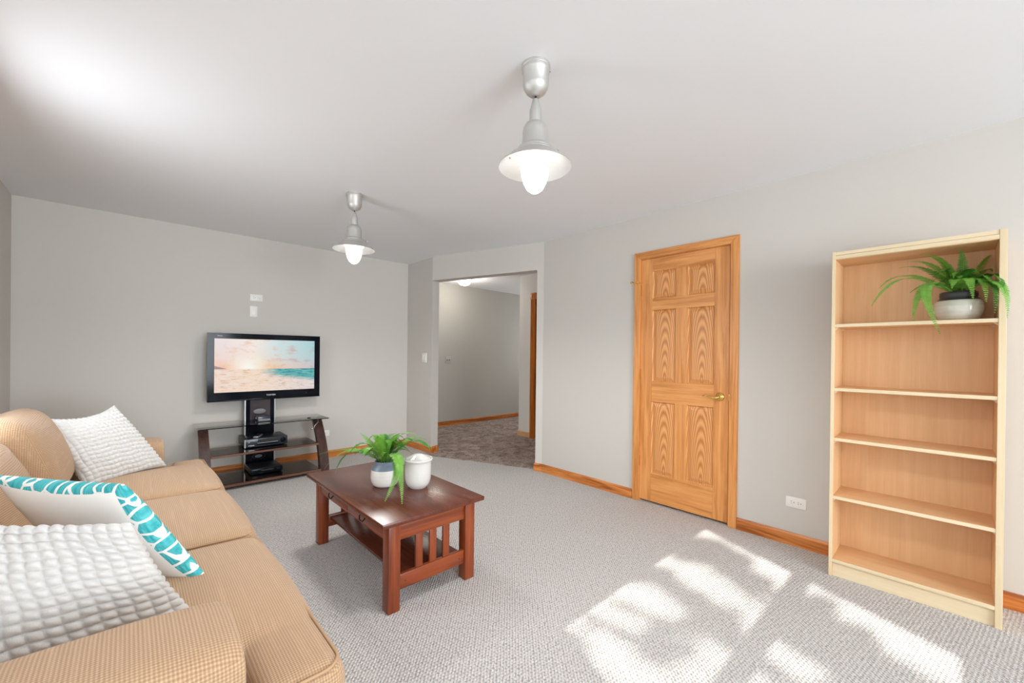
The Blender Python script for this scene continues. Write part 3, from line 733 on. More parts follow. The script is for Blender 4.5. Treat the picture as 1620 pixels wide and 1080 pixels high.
def fern(name, label, cat, loc, zrim, fronds, pot_fn, width, extra, inner_r):
    t = thing(name, label, cat, loc)
    pot_fn(t); l = Vector(loc); rng = random.Random(len(fronds))
    base0 = Vector((0, 0, zrim - loc[2] - 0.01))
    k = 0
    for tip, mid in fronds:
        tp = Vector(tip) - l; md = Vector(mid) - l
        dirh = Vector((tp.x, tp.y, 0)); dirh = dirh.normalized() * rng.uniform(0.2, 0.8) * inner_r if dirh.length > 0 else dirh
        k += 1
        bm = frond_bm(base0 + dirh, md, tp, width * rng.uniform(0.9, 1.12), seed=k)
        obj('frond', bm, M_['fern'] if k % 3 else M_['fern2'], t)
    for i in range(extra[0]):          # shorter inner fronds filling the heart of the plant
        a = rng.uniform(0, 2 * PI); r = rng.uniform(*extra[1]); z = rng.uniform(*extra[2])
        tp = base0 + Vector((math.cos(a) * r, math.sin(a) * r, z)); md = base0 + Vector((math.cos(a) * r * .45, math.sin(a) * r * .45, z * .9 + 0.035))
        if len(extra) > 3:
            tp.x = min(tp.x, extra[3]); md.x = min(md.x, extra[3]); tp.y = max(tp.y, extra[4]); md.y = max(md.y, extra[4])
        k += 1; bm = frond_bm(base0 + Vector((math.cos(a), math.sin(a), 0)) * inner_r * .4, md, tp, width * 0.85, seed=k)
        obj('frond', bm, M_['fern2'] if i % 2 else M_['fern'], t)
    return t
def pot_a(t):
    bm = bmesh.new(); add_lathe(bm, [(0, 0), (0.056, 0), (0.070, 0.010), (0.080, 0.032), (0.083, 0.058), (0.082, 0.090), (0.0805, 0.1)], 48)
    o = obj('pot', bm, M_['ribbed'], t, smooth=True)
    bm = bmesh.new(); add_lathe(bm, [(0.0805, 0.1), (0.076, 0.116), (0.063, 0.127), (0.060, 0.131), (0.061, 0.138), (0.062, 0.146), (0.059, 0.149), (0.055, 0.146), (0.055, 0.130)], 48)
    obj('glazed_collar', bm, M_['glaze_blue'], o, smooth=True)
    bm = bmesh.new(); add_lathe(bm, [(0.055, 0.132), (0.03, 0.138), (0, 0.14)], 24); obj('soil', bm, M_['soil'], t, smooth=True)
FT = [((0.838, 2.651, 0.607), (0.997, 2.44, 0.659)), ((0.83, 2.452, 0.569), (0.953, 2.369, 0.674)), ((0.924, 2.543, 0.506), (0.987, 2.435, 0.65)),
      ((1.063, 2.509, 0.739), (1.086, 2.394, 0.684)), ((1.093, 2.412, 0.742), (1.107, 2.337, 0.702)), ((1.245, 2.38, 0.736), (1.155, 2.352, 0.701)),
      ((1.282, 2.167, 0.744), (1.182, 2.229, 0.747)), ((1.393, 2.24, 0.69), (1.254, 2.26, 0.71)), ((1.248, 1.992, 0.700), (1.19, 2.108, 0.735)),
      ((1.035, 1.917, 0.466), (1.08, 2.061, 0.675)), ((0.994, 2.024, 0.46), (1.098, 2.081, 0.623)), ((0.916, 2.304, 0.677), (1.005, 2.282, 0.718)),
      ((1.181, 2.165, 0.772), (1.137, 2.219, 0.736)), ((1.032, 2.195, 0.764), (1.061, 2.23, 0.708)), ((1.232, 2.145, 0.716), (1.177, 2.196, 0.727)), ((0.94, 2.172, 0.684), (1.012, 2.215, 0.707))]
fern('potted_fern', 'green fern in blue and white pot on the coffee table', 'plant', (1.132, 2.307, 0.45), 0.59, FT, pot_a, 0.041, (24, (0.07, 0.19), (0.03, 0.13)), 0.045)
def pot_b(t):
    bm = bmesh.new(); add_lathe(bm, [(0, 0), (0.058, 0), (0.074, 0.012), (0.086, 0.036), (0.090, 0.064), (0.088, 0.088), (0.081, 0.102)], 56)
    o = obj('pot', bm, M_['crackle'], t, smooth=True)
    bm = bmesh.new(); add_lathe(bm, [(0.081, 0.102), (0.073, 0.110), (0.067, 0.115), (0.0665, 0.125), (0.0685, 0.130), (0.067, 0.144), (0.063, 0.147), (0.06, 0.142), (0.06, 0.12)], 56)
    obj('glazed_collar', bm, M_['glaze_dark'], o, smooth=True)
    bm = bmesh.new(); add_lathe(bm, [(0.06, 0.122), (0.03, 0.134), (0, 0.136)], 24); obj('soil', bm, M_['soil'], t, smooth=True)
FS = [((2.908, 0.105, 1.765), (3.001, 0.018, 1.718)), ((2.945, 0.139, 1.741), (3.006, 0.051, 1.705)), ((2.832, 0.177, 1.696), (2.943, 0.072, 1.685)),
      ((2.76, 0.243, 1.594), (2.874, 0.137, 1.659)), ((2.574, 0.253, 1.489), (2.771, 0.143, 1.633)), ((2.735, 0.13, 1.557), (2.883, 0.052, 1.612)),
      ((2.691, 0.116, 1.42), (2.823, 0.079, 1.586)), ((2.667, 0.028, 1.354), (2.762, 0.075, 1.587)), ((2.982, -0.033, 1.782), (3.025, -0.043, 1.691)),
      ((3.150, -0.140, 1.765), (3.13, -0.106, 1.71)), ((3.150, -0.145, 1.68), (3.13, -0.112, 1.68)), ((2.900, -0.170, 1.545), (2.97, -0.138, 1.645)),
      ((2.851, -0.075, 1.517), (2.943, -0.057, 1.631)), ((2.878, -0.115, 1.507), (2.98, -0.10, 1.631)), ((2.895, -0.142, 1.455), (2.97, -0.13, 1.61)),
      ((2.880, -0.178, 1.428), (2.93, -0.150, 1.60)), ((2.822, -0.007, 1.573), (2.928, -0.019, 1.627)), ((2.951, -0.073, 1.678), (3.005, -0.062, 1.651)),
      ((3.076, -0.121, 1.678), (3.083, -0.097, 1.657)), ((2.984, 0.061, 1.635), (3.017, 0.017, 1.65)), ((3.1, 0.007, 1.693), (3.08, -0.011, 1.662)), ((2.94, -0.13, 1.60), (2.99, -0.1, 1.643))]
fern('potted_fern', 'green fern in grey bowl with dark collar on the top bookshelf compartment', 'plant', (3.064, -0.030, 1.433), 1.575, FS, pot_b, 0.031, (18, (0.06, 0.13), (0.03, 0.10), 0.11, -0.115), 0.045)

# lidded jar
t = thing('lidded_jar', 'white lidded ceramic jar beside the fern on the coffee table', 'jar', (1.262, 2.148, 0.45))
bm = bmesh.new(); add_lathe(bm, [(0, 0), (0.048, 0), (0.050, 0.004), (0.060, 0.012), (0.070, 0.030), (0.0745, 0.055), (0.076, 0.10), (0.077, 0.150), (0.078, 0.154), (0.083, 0.160), (0.085, 0.168), (0.082, 0.172), (0.078, 0.168), (0.074, 0.15), (0.06, 0.15)], 56)
obj('body', bm, M_['ceramic'], t, smooth=True)
bm = bmesh.new(); add_lathe(bm, [(0.074, 0.166), (0.074, 0.170), (0.060, 0.1745), (0.040, 0.186), (0.022, 0.194), (0.0, 0.196)], 48); obj('lid', bm, M_['ceramic'], t, smooth=True)

# ------------------------------------------------------------------ coffee table
ct = thing('coffee_table', 'dark cherry mission style coffee table with slatted end in the middle', 'coffee table', (1.158, 2.31, 0))
cx, cy = -1.158, -2.31
def cb(name, x0, x1, y0, y1, z0, z1, m, par=ct, bev=0.003): return box(name, x0 + cx, x1 + cx, y0 + cy, y1 + cy, z0, z1, m, par, bev, 2)
cb('tabletop', 0.857, 1.459, 1.765, 2.858, 0.427, 0.45, M_['cherry_top'], bev=0.005)
LX = ((0.905, 0.967), (1.355, 1.417)); LY = ((1.800, 1.862), (2.760, 2.822))
for x0, x1 in LX:
    for y0, y1 in LY: cb('leg', x0, x1, y0, y1, 0, 0.427, M_['cherry'])
for y0, y1 in ((1.812, 1.834), (2.788, 2.810)):
    cb('end_apron', 0.967, 1.355, y0, y1, 0.335, 0.427, M_['cherry_x'])
    s = cb('end_stretcher', 0.967, 1.355, y0, y1, 0.092, 0.166, M_['cherry_x'])
    for i in range(3):
        c = 1.0795 + i * 0.081; cb('slat', c - 0.0205, c + 0.0205, y0 + 0.004, y1 - 0.004, 0.166, 0.335, M_['cherry'])
    if y0 < 2:
        for x in (1.0, 1.322):
            bm = bmesh.new(); add_tube(bm, [(x + cx, y0 + cy + .001, 0.128), (x + cx, y0 + cy - 0.0006, 0.128)], 0.004, 10); obj('screw_hole', bm, M_['slot'], s)
cb('side_apron', 1.395, 1.413, 1.862, 2.760, 0.335, 0.427, M_['cherry_y'])
cb('apron_rail', 0.914, 0.93, 1.862, 2.760, 0.335, 0.343, M_['cherry_y']); 
for y0, y1 in ((1.865, 2.309), (2.313, 2.757)):
    d = cb('drawer', 0.909, 0.927, y0, y1, 0.346, 0.424, M_['cherry_y'])
    yc = (y0 + y1) / 2
    bm = bmesh.new(); X0 = 0.909 + cx; 
    for s in (-1, 1):
        b3 = bmesh.new(); add_lathe(b3, [(0, 0.006), (0.005, 0.006), (0.008, 0.002), (0.011, 0)], 14)
        bmesh.ops.transform(b3, matrix=Matrix.Translation((X0, yc + cy + s * 0.030, 0.390)) @ Matrix.Rotation(-PI / 2, 4, 'Y'), verts=b3.verts)
        me = bpy.data.meshes.new('tmp'); b3.to_mesh(me); b3.free(); bm.from_mesh(me); bpy.data.meshes.remove(me)
    add_tube(bm, [(X0 - 0.004, yc + cy - 0.030, 0.390), (X0 - 0.012, yc + cy - 0.031, 0.383), (X0 - 0.016, yc + cy - 0.022, 0.370), (X0 - 0.017, yc + cy, 0.366), (X0 - 0.016, yc + cy + 0.022, 0.370), (X0 - 0.012, yc + cy + 0.031, 0.383), (X0 - 0.004, yc + cy + 0.030, 0.390)], 0.0035, 8)
    obj('bail_handle', bm, M_['bronze'], d, smooth=True)
cb('lower_shelf', 0.985, 1.337, 1.834, 2.788, 0.140, 0.158, M_['cherry_top'])

# ------------------------------------------------------------------ television stand
st = thing('tv_stand', 'dark wood and smoked glass television stand with curved legs and black column', 'tv stand', (1.01, 4.66, 0))
sx, sy = -1.01, -4.66
def sb(name, x0, x1, y0, y1, z0, z1, m, par=st, bev=0.002): return box(name, x0 + sx, x1 + sx, y0 + sy, y1 + sy, z0, z1, m, par, bev, 1)
sb('glass_top', 0.460, 1.575, 4.52, 4.90, 0.536, 0.544, M_['glass_smoke'], bev=0)
for x0, x1 in ((0.468, 0.545), (1.452, 1.540)):
    bm = bmesh.new(); fr_, bk_ = [], []
    for i in range(15):
        z = 0.528 * (1 - i / 14); u = 1 - z / 0.528
        yf = 4.655 - 0.255 * math.sin(u * PI / 2) ** 0.9; fr_.append((yf, z)); bk_.append((yf + 0.05 + 0.02 * u, z))
    poly = fr_ + bk_[::-1]
    a = [bm.verts.new((x0 + sx, y + sy, z)) for y, z in poly]; c = [bm.verts.new((x1 + sx, y + sy, z)) for y, z in poly]
    n = len(fr_)
    for i in range(n - 1):
        for vv in (a, c): bm.faces.new((vv[i], vv[i + 1], vv[2 * n - 2 - i], vv[2 * n - 1 - i]))
    for i in range(2 * n): bm.faces.new((a[i], a[(i + 1) % (2 * n)], c[(i + 1) % (2 * n)], c[i]))
    leg = obj('leg', bm, M_['espresso'], st, auto=True)
    xc = (x0 + x1) / 2 + sx
    if x0 < 1: continue
    bm = bmesh.new(); add_lathe(bm, [(0, 0.006), (0.016, 0.005), (0.018, 0)], 20, (1.411 if x0 > 1 else 0.53) + sx, 4.64 + sy)
    for v in bm.verts: v.co.z += 0.544
    obj('glass_fastener', bm, M_['blackmat'], leg)
    bm = bmesh.new(); xi = (x0 + sx - 0.004) if x0 > 1 else (x1 + sx + 0.004); sg = -1 if x0 > 1 else 1
    add_tube(bm, [(xc, 4.635 + sy, 0.532), (xc - .005, 4.60 + sy, 0.50), (xi, 4.585 + sy, 0.46), (xi + sg * .004, 4.58 + sy, 0.44)], 0.004, 8)
    add_tube(bm, [(xi, 4.60 + sy, 0.435), (xi + sg * 0.028, 4.60 + sy, 0.435)], 0.008, 10)
    obj('bracket', bm, M_['silver'], leg, smooth=True)
sb('middle_shelf', 0.545, 1.452, 4.455, 4.83, 0.285, 0.303, M_['walnut'])
sb('middle_shelf_glass', 0.560, 1.440, 4.462, 4.825, 0.3035, 0.3075, M_['glass_brown'], bev=0)
sb('bottom_shelf', 0.545, 1.452, 4.375, 4.86, 0.030, 0.052, M_['walnut'])
sb('bottom_shelf_glass', 0.560, 1.440, 4.382, 4.855, 0.0525, 0.0565, M_['glass_brown'], bev=0)
colp = sb('column', 0.878, 1.132, 4.862, 4.905, 0.0565, 1.20, M_['black'])
sb('column_panel', 0.915, 1.095, 4.858, 4.862, 0.545, 0.90, M_['smoke'], colp, bev=0)
sb('column_trim', 0.866, 0.878, 4.856, 4.90, 0.0565, 1.20, M_['silver'], colp); sb('column_trim', 1.132, 1.143, 4.856, 4.90, 0.0565, 1.20, M_['silver'], colp)
bm = bmesh.new(); add_lathe(bm, [(0.052, 0.0), (0.055, 0.004), (0.060, 0.003), (0.062, 0)], 32)
for v in bm.verts: v.co.y *= 0.5
bmesh.ops.transform(bm, matrix=Matrix.Translation((0.995 + sx, 4.862 + sy, 0.165)) @ Matrix.Rotation(PI / 2, 4, 'X'), verts=bm.verts); obj('cable_grommet', bm, M_['blackmat'], colp, smooth=True)
bm = bmesh.new(); add_lathe(bm, [(0.0, 0.0015), (0.030, 0.0015), (0.034, 0)], 32)
for v in bm.verts: v.co.y *= 0.5
bmesh.ops.transform(bm, matrix=Matrix.Translation((0.995 + sx, 4.862 + sy, 0.165)) @ Matrix.Rotation(PI / 2, 4, 'X'), verts=bm.verts); obj('cable_opening', bm, M_['dullgrey'], colp, smooth=True)
bm = bmesh.new(); add_lathe(bm, [(0.0, 0.0015), (0.048, 0.0015), (0.056, 0)], 32)
for v in bm.verts: v.co.y *= 0.45
bmesh.ops.transform(bm, matrix=Matrix.Translation((1.0 + sx, 4.858 + sy, 0.628)) @ Matrix.Rotation(PI / 2, 4, 'X'), verts=bm.verts); obj('cable_opening', bm, M_['dullgrey'], colp, smooth=True)

# television
def mat_screen():
    b = NB('seaside_sunset_picture')
    sp = b.n.new('ShaderNodeSeparateXYZ'); b.l.new(b.obj(), sp.inputs[0])
    u = b.math('ADD', b.math('MULTIPLY', sp.outputs[0], 1 / 0.905), 0.5); v = b.math('ADD', b.math('MULTIPLY', sp.outputs[2], 1 / 0.52), 0.5)
    hz = 0.43
    # sky: warm and bright at the sun, turquoise to the upper right
    du = b.math('SUBTRACT', u, 0.31); dvv = b.math('MULTIPLY', b.math('SUBTRACT', v, 0.47), 0.8)
    r = b.math('SQRT', b.math('ADD', b.math('MULTIPLY', du, du), b.math('MULTIPLY', dvv, dvv)))
    side = b.ramp(u, [(0.0, lin(236, 222, 222)), (0.35, lin(250, 240, 232)), (0.6, lin(214, 230, 232)), (1.0, lin(176, 216, 218))])
    low = b.ramp(b.math('DIVIDE', b.math('SUBTRACT', v, hz), 0.57, clamp=True), [(0.0, 1.0), (0.35, 0.25), (0.8, 0.0)])
    sky = b.mix(low, side, b.ramp(u, [(0.0, lin(248, 196, 160)), (0.5, lin(252, 208, 160)), (0.75, lin(236, 206, 196)), (1.0, lin(214, 200, 206))]))
    cl = b.noise(b.mapping(b.obj(), (5, 5, 11), loc=(2.3, 0, 1.7)), 1.6, 5, 0.62)
    clf = b.ramp(cl, [(0.52, 0.0), (0.68, 1.0)])
    sky = b.mix(b.math('MULTIPLY', clf, 0.75), sky, b.ramp(u, [(0.0, lin(244, 190, 160)), (0.55, lin(232, 186, 158)), (1.0, lin(176, 168, 184))]))
    sky = b.mix(b.ramp(r, [(0.03, 1.0), (0.22, 0.0)]), sky, (1, 0.97, 0.88))
    # sea
    wv = b.noise(b.mapping(b.obj(), (13, 13, 85)), 1.0, 5, 0.65, 0.6)
    tealm = b.math('MULTIPLY', b.ramp(u, [(0.42, 0.0), (0.62, 1.0)]), b.ramp(b.math('SUBTRACT', v, b.math('MULTIPLY', b.math('SUBTRACT', u, 1.0), -0.24)), [(0.15, 0.0), (0.24, 1.0)]))
    sand = b.mix(b.ramp(wv, [(0.36, 0.0), (0.7, 1.0)]), b.ramp(u, [(0.0, lin(240, 206, 184)), (0.35, lin(250, 214, 180)), (1.0, lin(214, 206, 208))]), lin(248, 236, 228))
    wav = b.ramp(wv, [(0.36, lin(140, 140, 158)), (0.42, lin(255, 255, 255))])
    sand = b.mix(0.35, sand, b.mix(1.0, sand, wav, 'MULTIPLY'))
    teal = b.mix(b.ramp(wv, [(0.35, 0.0), (0.65, 1.0)]), lin(30, 140, 150), lin(132, 204, 200))
    sea = b.mix(tealm, sand, teal)
    f = b.math('GREATER_THAN', v, hz)
    img = b.mix(f, sea, sky)
    # headland at the left
    hl = b.math('LESS_THAN', b.math('SUBTRACT', v, hz), b.math('SUBTRACT', 0.065, b.math('MULTIPLY', u, 0.55)))
    hl = b.math('MULTIPLY', hl, f)
    img = b.mix(hl, img, lin(168, 140, 140))
    b.b.inputs['Base Color'].default_value = (0.01, 0.01, 0.01, 1); b.b.inputs['Roughness'].default_value = 0.25
    b.l.new(img, b.b.inputs['Emission Color']); b.b.inputs['Emission Strength'].default_value = 0.86; b.b.inputs['Specular IOR Level'].default_value = 0.1
    return b.m
tv = thing('television', 'black flat television showing a seaside sunset, mounted on the stand column', 'television', (1.0605, 4.88, 1.088))
bm = bmesh.new(); add_box(bm, -0.506, 0.506, -0.0, 0.032, -0.329, 0.329, 0.006); obj('rear_casing', bm, M_['blackmat'], tv, auto=True)
bm = bmesh.new()
O = (-0.508, 0.508, -0.330, 0.330); I = (-0.4530, 0.4530, -0.2480, 0.2760)
add_box(bm, O[0], I[0], -0.022, 0.0, O[2], O[3]); add_box(bm, I[1], O[1], -0.022, 0, O[2], O[3])
add_box(bm, I[0], I[1], -0.022, 0, O[2], I[2]); add_box(bm, I[0], I[1], -0.022, 0, I[3], O[3])
bez = obj('bezel', bm, M_['black'], tv)
bm = bmesh.new(); add_box(bm, -0.508, 0.508, -0.030, -0.018, -0.336, -0.322, 0.004); obj('lower_lip', bm, M_['black'], bez, auto=True)
o = box('screen', -0.453, 0.453, -0.014, -0.010, -0.262, 0.262, mat_screen(), tv); o.location = (0, 0, 0.014)
box('rear_mount', -0.12, 0.12, 0.032, 0.07, -0.2, 0.1, M_['blackmat'], tv); tv.location.y = 4.83
M_['logo'] = plain('silver_lettering', lin(220, 222, 224), 0.4)
def text(body, size, loc, parent, name='logo'):
    c = bpy.data.curves.new(name, 'FONT'); c.body = body; c.size = size; c.align_x = 'CENTER'; c.align_y = 'CENTER'; c.extrude = 0.0004
    o = bpy.data.objects.new(name, c); COL.objects.link(o); c.materials.append(M_['logo']); o.parent = parent
    me = bpy.data.meshes.new_from_object(o); bpy.data.objects.remove(o); bpy.data.curves.remove(c)
    if not me.materials: me.materials.append(M_['logo'])
    o = bpy.data.objects.new(name, me); COL.objects.link(o); o.parent = parent
    o.location = loc; o.rotation_euler = (PI / 2, 0, 0); return o
text('TOSHIBA', 0.021, (0.03, -0.0225, -0.292), bez); text('REGZA', 0.013, (-0.41, -0.0225, 0.302), bez)
bm = bmesh.new(); add_lathe(bm, [(0, .001), (0.005, .001), (0.006, 0)], 12)
bmesh.ops.transform(bm, matrix=Matrix.Translation((0.37, -0.022, -0.29)) @ Matrix.Rotation(PI / 2, 4, 'X'), verts=bm.verts); obj('sensor', bm, M_['smoke'], bez)

# video recorder, remote, lower box, small box on the glass
t = thing('video_recorder', 'dark video cassette recorder on the middle shelf of the television stand', 'video recorder', (1.01, 4.74, 0.3075))
box('casing', -0.185, 0.185, -0.115, 0.14, 0.008, 0.086, M_['vcrtop'], t, 0.004)
fp = box('front_panel', -0.187, 0.187, -0.135, -0.115, 0.006, 0.086, M_['vcr'], t, 0.005)
box('tape_flap', -0.075, 0.085, -0.137, -0.134, 0.046, 0.076, M_['blackmat'], fp, 0.001, 1)
box('display', -0.085, 0.105, -0.1365, -0.134, 0.022, 0.038, M_['black'], fp)
box('silver_strip', -0.08, 0.10, -0.138, -0.135, 0.038, 0.042, M_['silver'], fp)
box('silver_strip', -0.187, -0.178, -0.138, -0.114, 0.006, 0.084, M_['silver'], fp)
box('button', -0.155, -0.145, -0.138, -0.134, 0.052, 0.060, M_['silver'], fp); box('button', -0.135, -0.11, -0.138, -0.134, 0.052, 0.058, M_['smoke'], fp); box('button', -0.155, -0.105, -0.138, -0.134, 0.020, 0.027, M_['silver'], fp)
bm = bmesh.new(); add_lathe(bm, [(0, .004), (0.012, .004), (0.014, 0.001), (0.024, 0.002), (0.026, 0)], 28)
bmesh.ops.transform(bm, matrix=Matrix.Translation((0.145, -0.135, 0.048)) @ Matrix.Rotation(PI / 2, 4, 'X'), verts=bm.verts); obj('jog_dial', bm, M_['black'], fp, smooth=True)
for s in (-1, 1):
    for yy in (-0.09, 0.1):
        bm = bmesh.new(); add_lathe(bm, [(0, 0), (0.012, 0), (0.012, 0.009), (0, 0.009)], 14, s * 0.15, yy); obj('foot', bm, M_['blackmat'], t)
t = thing('remote_control', 'silver remote control lying on top of the video recorder', 'remote control', (0.955, 4.70, 0.3935), math.radians(-28))
bm = bmesh.new(); add_box(bm, -0.024, 0.024, -0.075, 0.075, 0, 0.018, 0.007, 3); obj('shell', bm, M_['silver'], t, auto=True)
box('keypad', -0.016, 0.016, -0.055, 0.03, 0.018, 0.0192, M_['vcrtop'], t); box('button', -0.012, 0.012, 0.045, 0.06, 0.018, 0.0196, M_['smoke'], t)
t = thing('disc_player', 'slim black disc player on the bottom shelf of the television stand', 'disc player', (1.0, 4.70, 0.0565))
box('casing', -0.135, 0.135, -0.155, 0.115, 0.006, 0.056, M_['blackmat'], t, 0.004)
fp = box('front_panel', -0.136, 0.136, -0.163, -0.153, 0.005, 0.054, M_['black'], t, 0.003)
box('disc_tray', -0.05, 0.06, -0.1645, -0.163, 0.03, 0.042, M_['vcrtop'], fp); box('button', 0.09, 0.11, -0.1645, -0.163, 0.03, 0.036, M_['smoke'], fp)
for s in (-1, 1):
    bm = bmesh.new(); add_lathe(bm, [(0, 0), (0.01, 0), (0.01, 0.007), (0, 0.007)], 12, s * 0.11, -0.12); add_lathe(bm, [(0, 0), (0.01, 0), (0.01, 0.007), (0, 0.007)], 12, s * 0.11, 0.09); obj('foot', bm, M_['blackmat'], t)
t = thing('cable_box', 'small black box with silver lines on the glass top before the column', 'cable box', (1.0, 4.72, 0.544))
box('casing', -0.055, 0.055, -0.05, 0.05, 0.003, 0.052, M_['vcr'], t, 0.004)
for z in (0.012, 0.022): box('trim_line', -0.050, 0.053, -0.0515, -0.0495, z, z + 0.0028, M_['silver'], t)
box('base', -0.058, 0.058, -0.053, 0.053, 0.0, 0.004, M_['blackmat'], t)

# ------------------------------------------------------------------ sofa
sf = thing('sofa', 'tan woven three seat sofa along the left wall with two white pillows at one end', 'sofa', (0, 2.31, 0))
sf['label'] = 'tan woven three seat sofa along the left wall'
SO = Vector((0, -2.31, 0))
def soft(name, c, half, rad, crown=(0, 0, 0), rot=None, wob=0.0, seed=0, mat=None, par=sf, n=(14, 14, 14)):
    bm = rbox_mesh(name, (0, 0, 0), half, rad, n, crown, wob, seed)
    m = Matrix.Translation(Vector(c) + SO)
    if rot: m = m @ rot
    bmesh.ops.transform(bm, matrix=m, verts=bm.verts)
    return obj(name, bm, mat or M_['weave'], par, smooth=True)
soft('base', (-0.15, 2.31, 0.17), (0.48, 1.23, 0.13), 0.03)
for yy in (1.12, 3.50):
    for xx in (-0.55, 0.24):
        bm = bmesh.new(); add_lathe(bm, [(0, 0), (0.018, 0), (0.026, 0.06), (0, 0.06)], 14, xx, yy - 2.31); obj('foot', bm, M_['espresso'], sf)
soft('back_frame', (-0.545, 2.31, 0.46), (0.10, 1.23, 0.38), 0.06)
# arms
def arm(y0, y1, name='arm'):
    bm = bmesh.new()
    # cross-section (y,z) swept along x with a rounded front
    yc = (y0 + y1) / 2; hw = (y1 - y0) / 2
    sec = [(-hw, 0.05), (-hw, 0.30), (-hw, 0.55)]
    for i in range(13):
        a = PI - PI * i / 12; ca, sa = math.cos(a), math.sin(a)
        sec.append((math.copysign(abs(ca) ** 0.55, ca) * hw, 0.615 + sa ** 0.7 * 0.066))
    sec += [(hw, 0.55), (hw, 0.30), (hw, 0.05)]
    xs = [(-0.64, 0.90), (-0.62, 1.0), (-0.3, 1.0), (0.0, 1.0), (0.12, 1.0), (0.150, 0.985), (0.170, 0.95), (0.180, 0.90)]
    rings = []
    for x, k in xs:
        rings.append([bm.verts.new((x, yc + y * (0.5 + 0.5 * k) - 2.31, 0.05 + (z - 0.05) * (0.72 + 0.28 * k) - (0.012 * (x > 0.1)) )) for y, z in sec])
    n = len(sec)
    for a, c in zip(rings, rings[1:]):
        for k in range(n): bm.faces.new((a[k], a[(k + 1) % n], c[(k + 1) % n], c[k]))
    bm.faces.new(rings[0]); bm.faces.new(rings[-1][::-1])
    o = obj(name, bm, M_['weave'], sf, smooth=True)
    md = o.modifiers.new('round', 'SUBSURF'); md.levels = 2; md.render_levels = 2
    return o
arm(0.93, 1.205); arm(3.415, 3.66)
# seat cushions, the outer two reaching round the arm fronts
def seat(y0, y1, ear=None, seed=0):
    o = soft('seat_cushion', ((-0.42 + 0.405) / 2, (y0 + y1) / 2, 0.405), (0.4125, (y1 - y0) / 2, 0.095), 0.055, (0.018, 0.004, 0.045), seed=seed, n=(22, 22, 22))
    if ear:
        bm = bmesh.new(); bm.from_mesh(o.data)
        e0, e1 = ear; b3 = rbox_mesh('e', (0, 0, 0), (0.10, (e1 - e0) / 2, 0.094), 0.05, (10, 10, 10), (0.0, 0, 0.004))
        bmesh.ops.transform(b3, matrix=Matrix.Translation(Vector((0.305, (e0 + e1) / 2, 0.402)) + SO), verts=b3.verts)
        me = bpy.data.meshes.new('tmp'); b3.to_mesh(me); b3.free(); bm.from_mesh(me); bm.to_mesh(o.data); bm.free(); bpy.data.meshes.remove(me)
        md = o.modifiers.new('weld', 'REMESH'); md.mode = 'VOXEL'; md.voxel_size = 0.011; md.use_smooth_shade = True
        md = o.modifiers.new('soften', 'SMOOTH'); md.factor = 0.6; md.iterations = 9
    # piping along the upper and lower front edge
    ya, yb = (min(y0, ear[0]), max(y1, ear[1])) if ear else (y0, y1)
    for z in (0.487, 0.327):
        r = 0.05; pts = []
        def arc(cx_, cy_, a0, a1, rr=r):
            for i in range(7):
                a = a0 + (a1 - a0) * i / 6; pts.append((cx_ + rr * math.cos(a), cy_ + rr * math.sin(a) - 2.31, z - (0.0 if z > .4 else 0)))
        k = 0.389
        if ear and ear[0] < y0: pts.append((0.19, ear[0] + 0.13 - 2.31, z)); arc(0.205 + r, ya + 0.016 + r, PI, 1.5 * PI)
        else: pts.append((-0.1, ya + 0.014 - 2.31, z + .012 * (z > .4)))
        arc(k - r, ya + 0.016 + r, -PI / 2, 0); arc(k - r, yb - 0.016 - r, 0, PI / 2)
        if ear and ear[1] > y1: arc(0.205 + r, yb - 0.016 - r, PI / 2, PI); pts.append((0.19, ear[1] - 0.13 - 2.31, z))
        else: pts.append((-0.1, yb - 0.014 - 2.31, z + .012 * (z > .4)))
        bm = bmesh.new(); add_tube(bm, pts, 0.0038, 8); obj('piping', bm, M_['piping'], o, smooth=True)
    return o
seat(1.205, 1.945, (0.985, 1.30), 1); seat(1.947, 2.715, None, 2); seat(2.717, 3.415, (3.30, 3.58), 3)
# back cushions
for i, (y0, y1) in enumerate(((1.21, 1.94), (1.95, 2.68), (2.69, 3.40))):
    soft('back_cushion', ((-0.44, -0.40, -0.36)[i], (y0 + y1) / 2, (0.66, 0.675, 0.715)[i]), (0.095, (y1 - y0) / 2, 0.215), 0.09, (0.05, 0.0, 0.012), Matrix.Rotation(math.radians(-20), 4, 'Y'), 0.006, i + 4, n=(20, 20, 20))

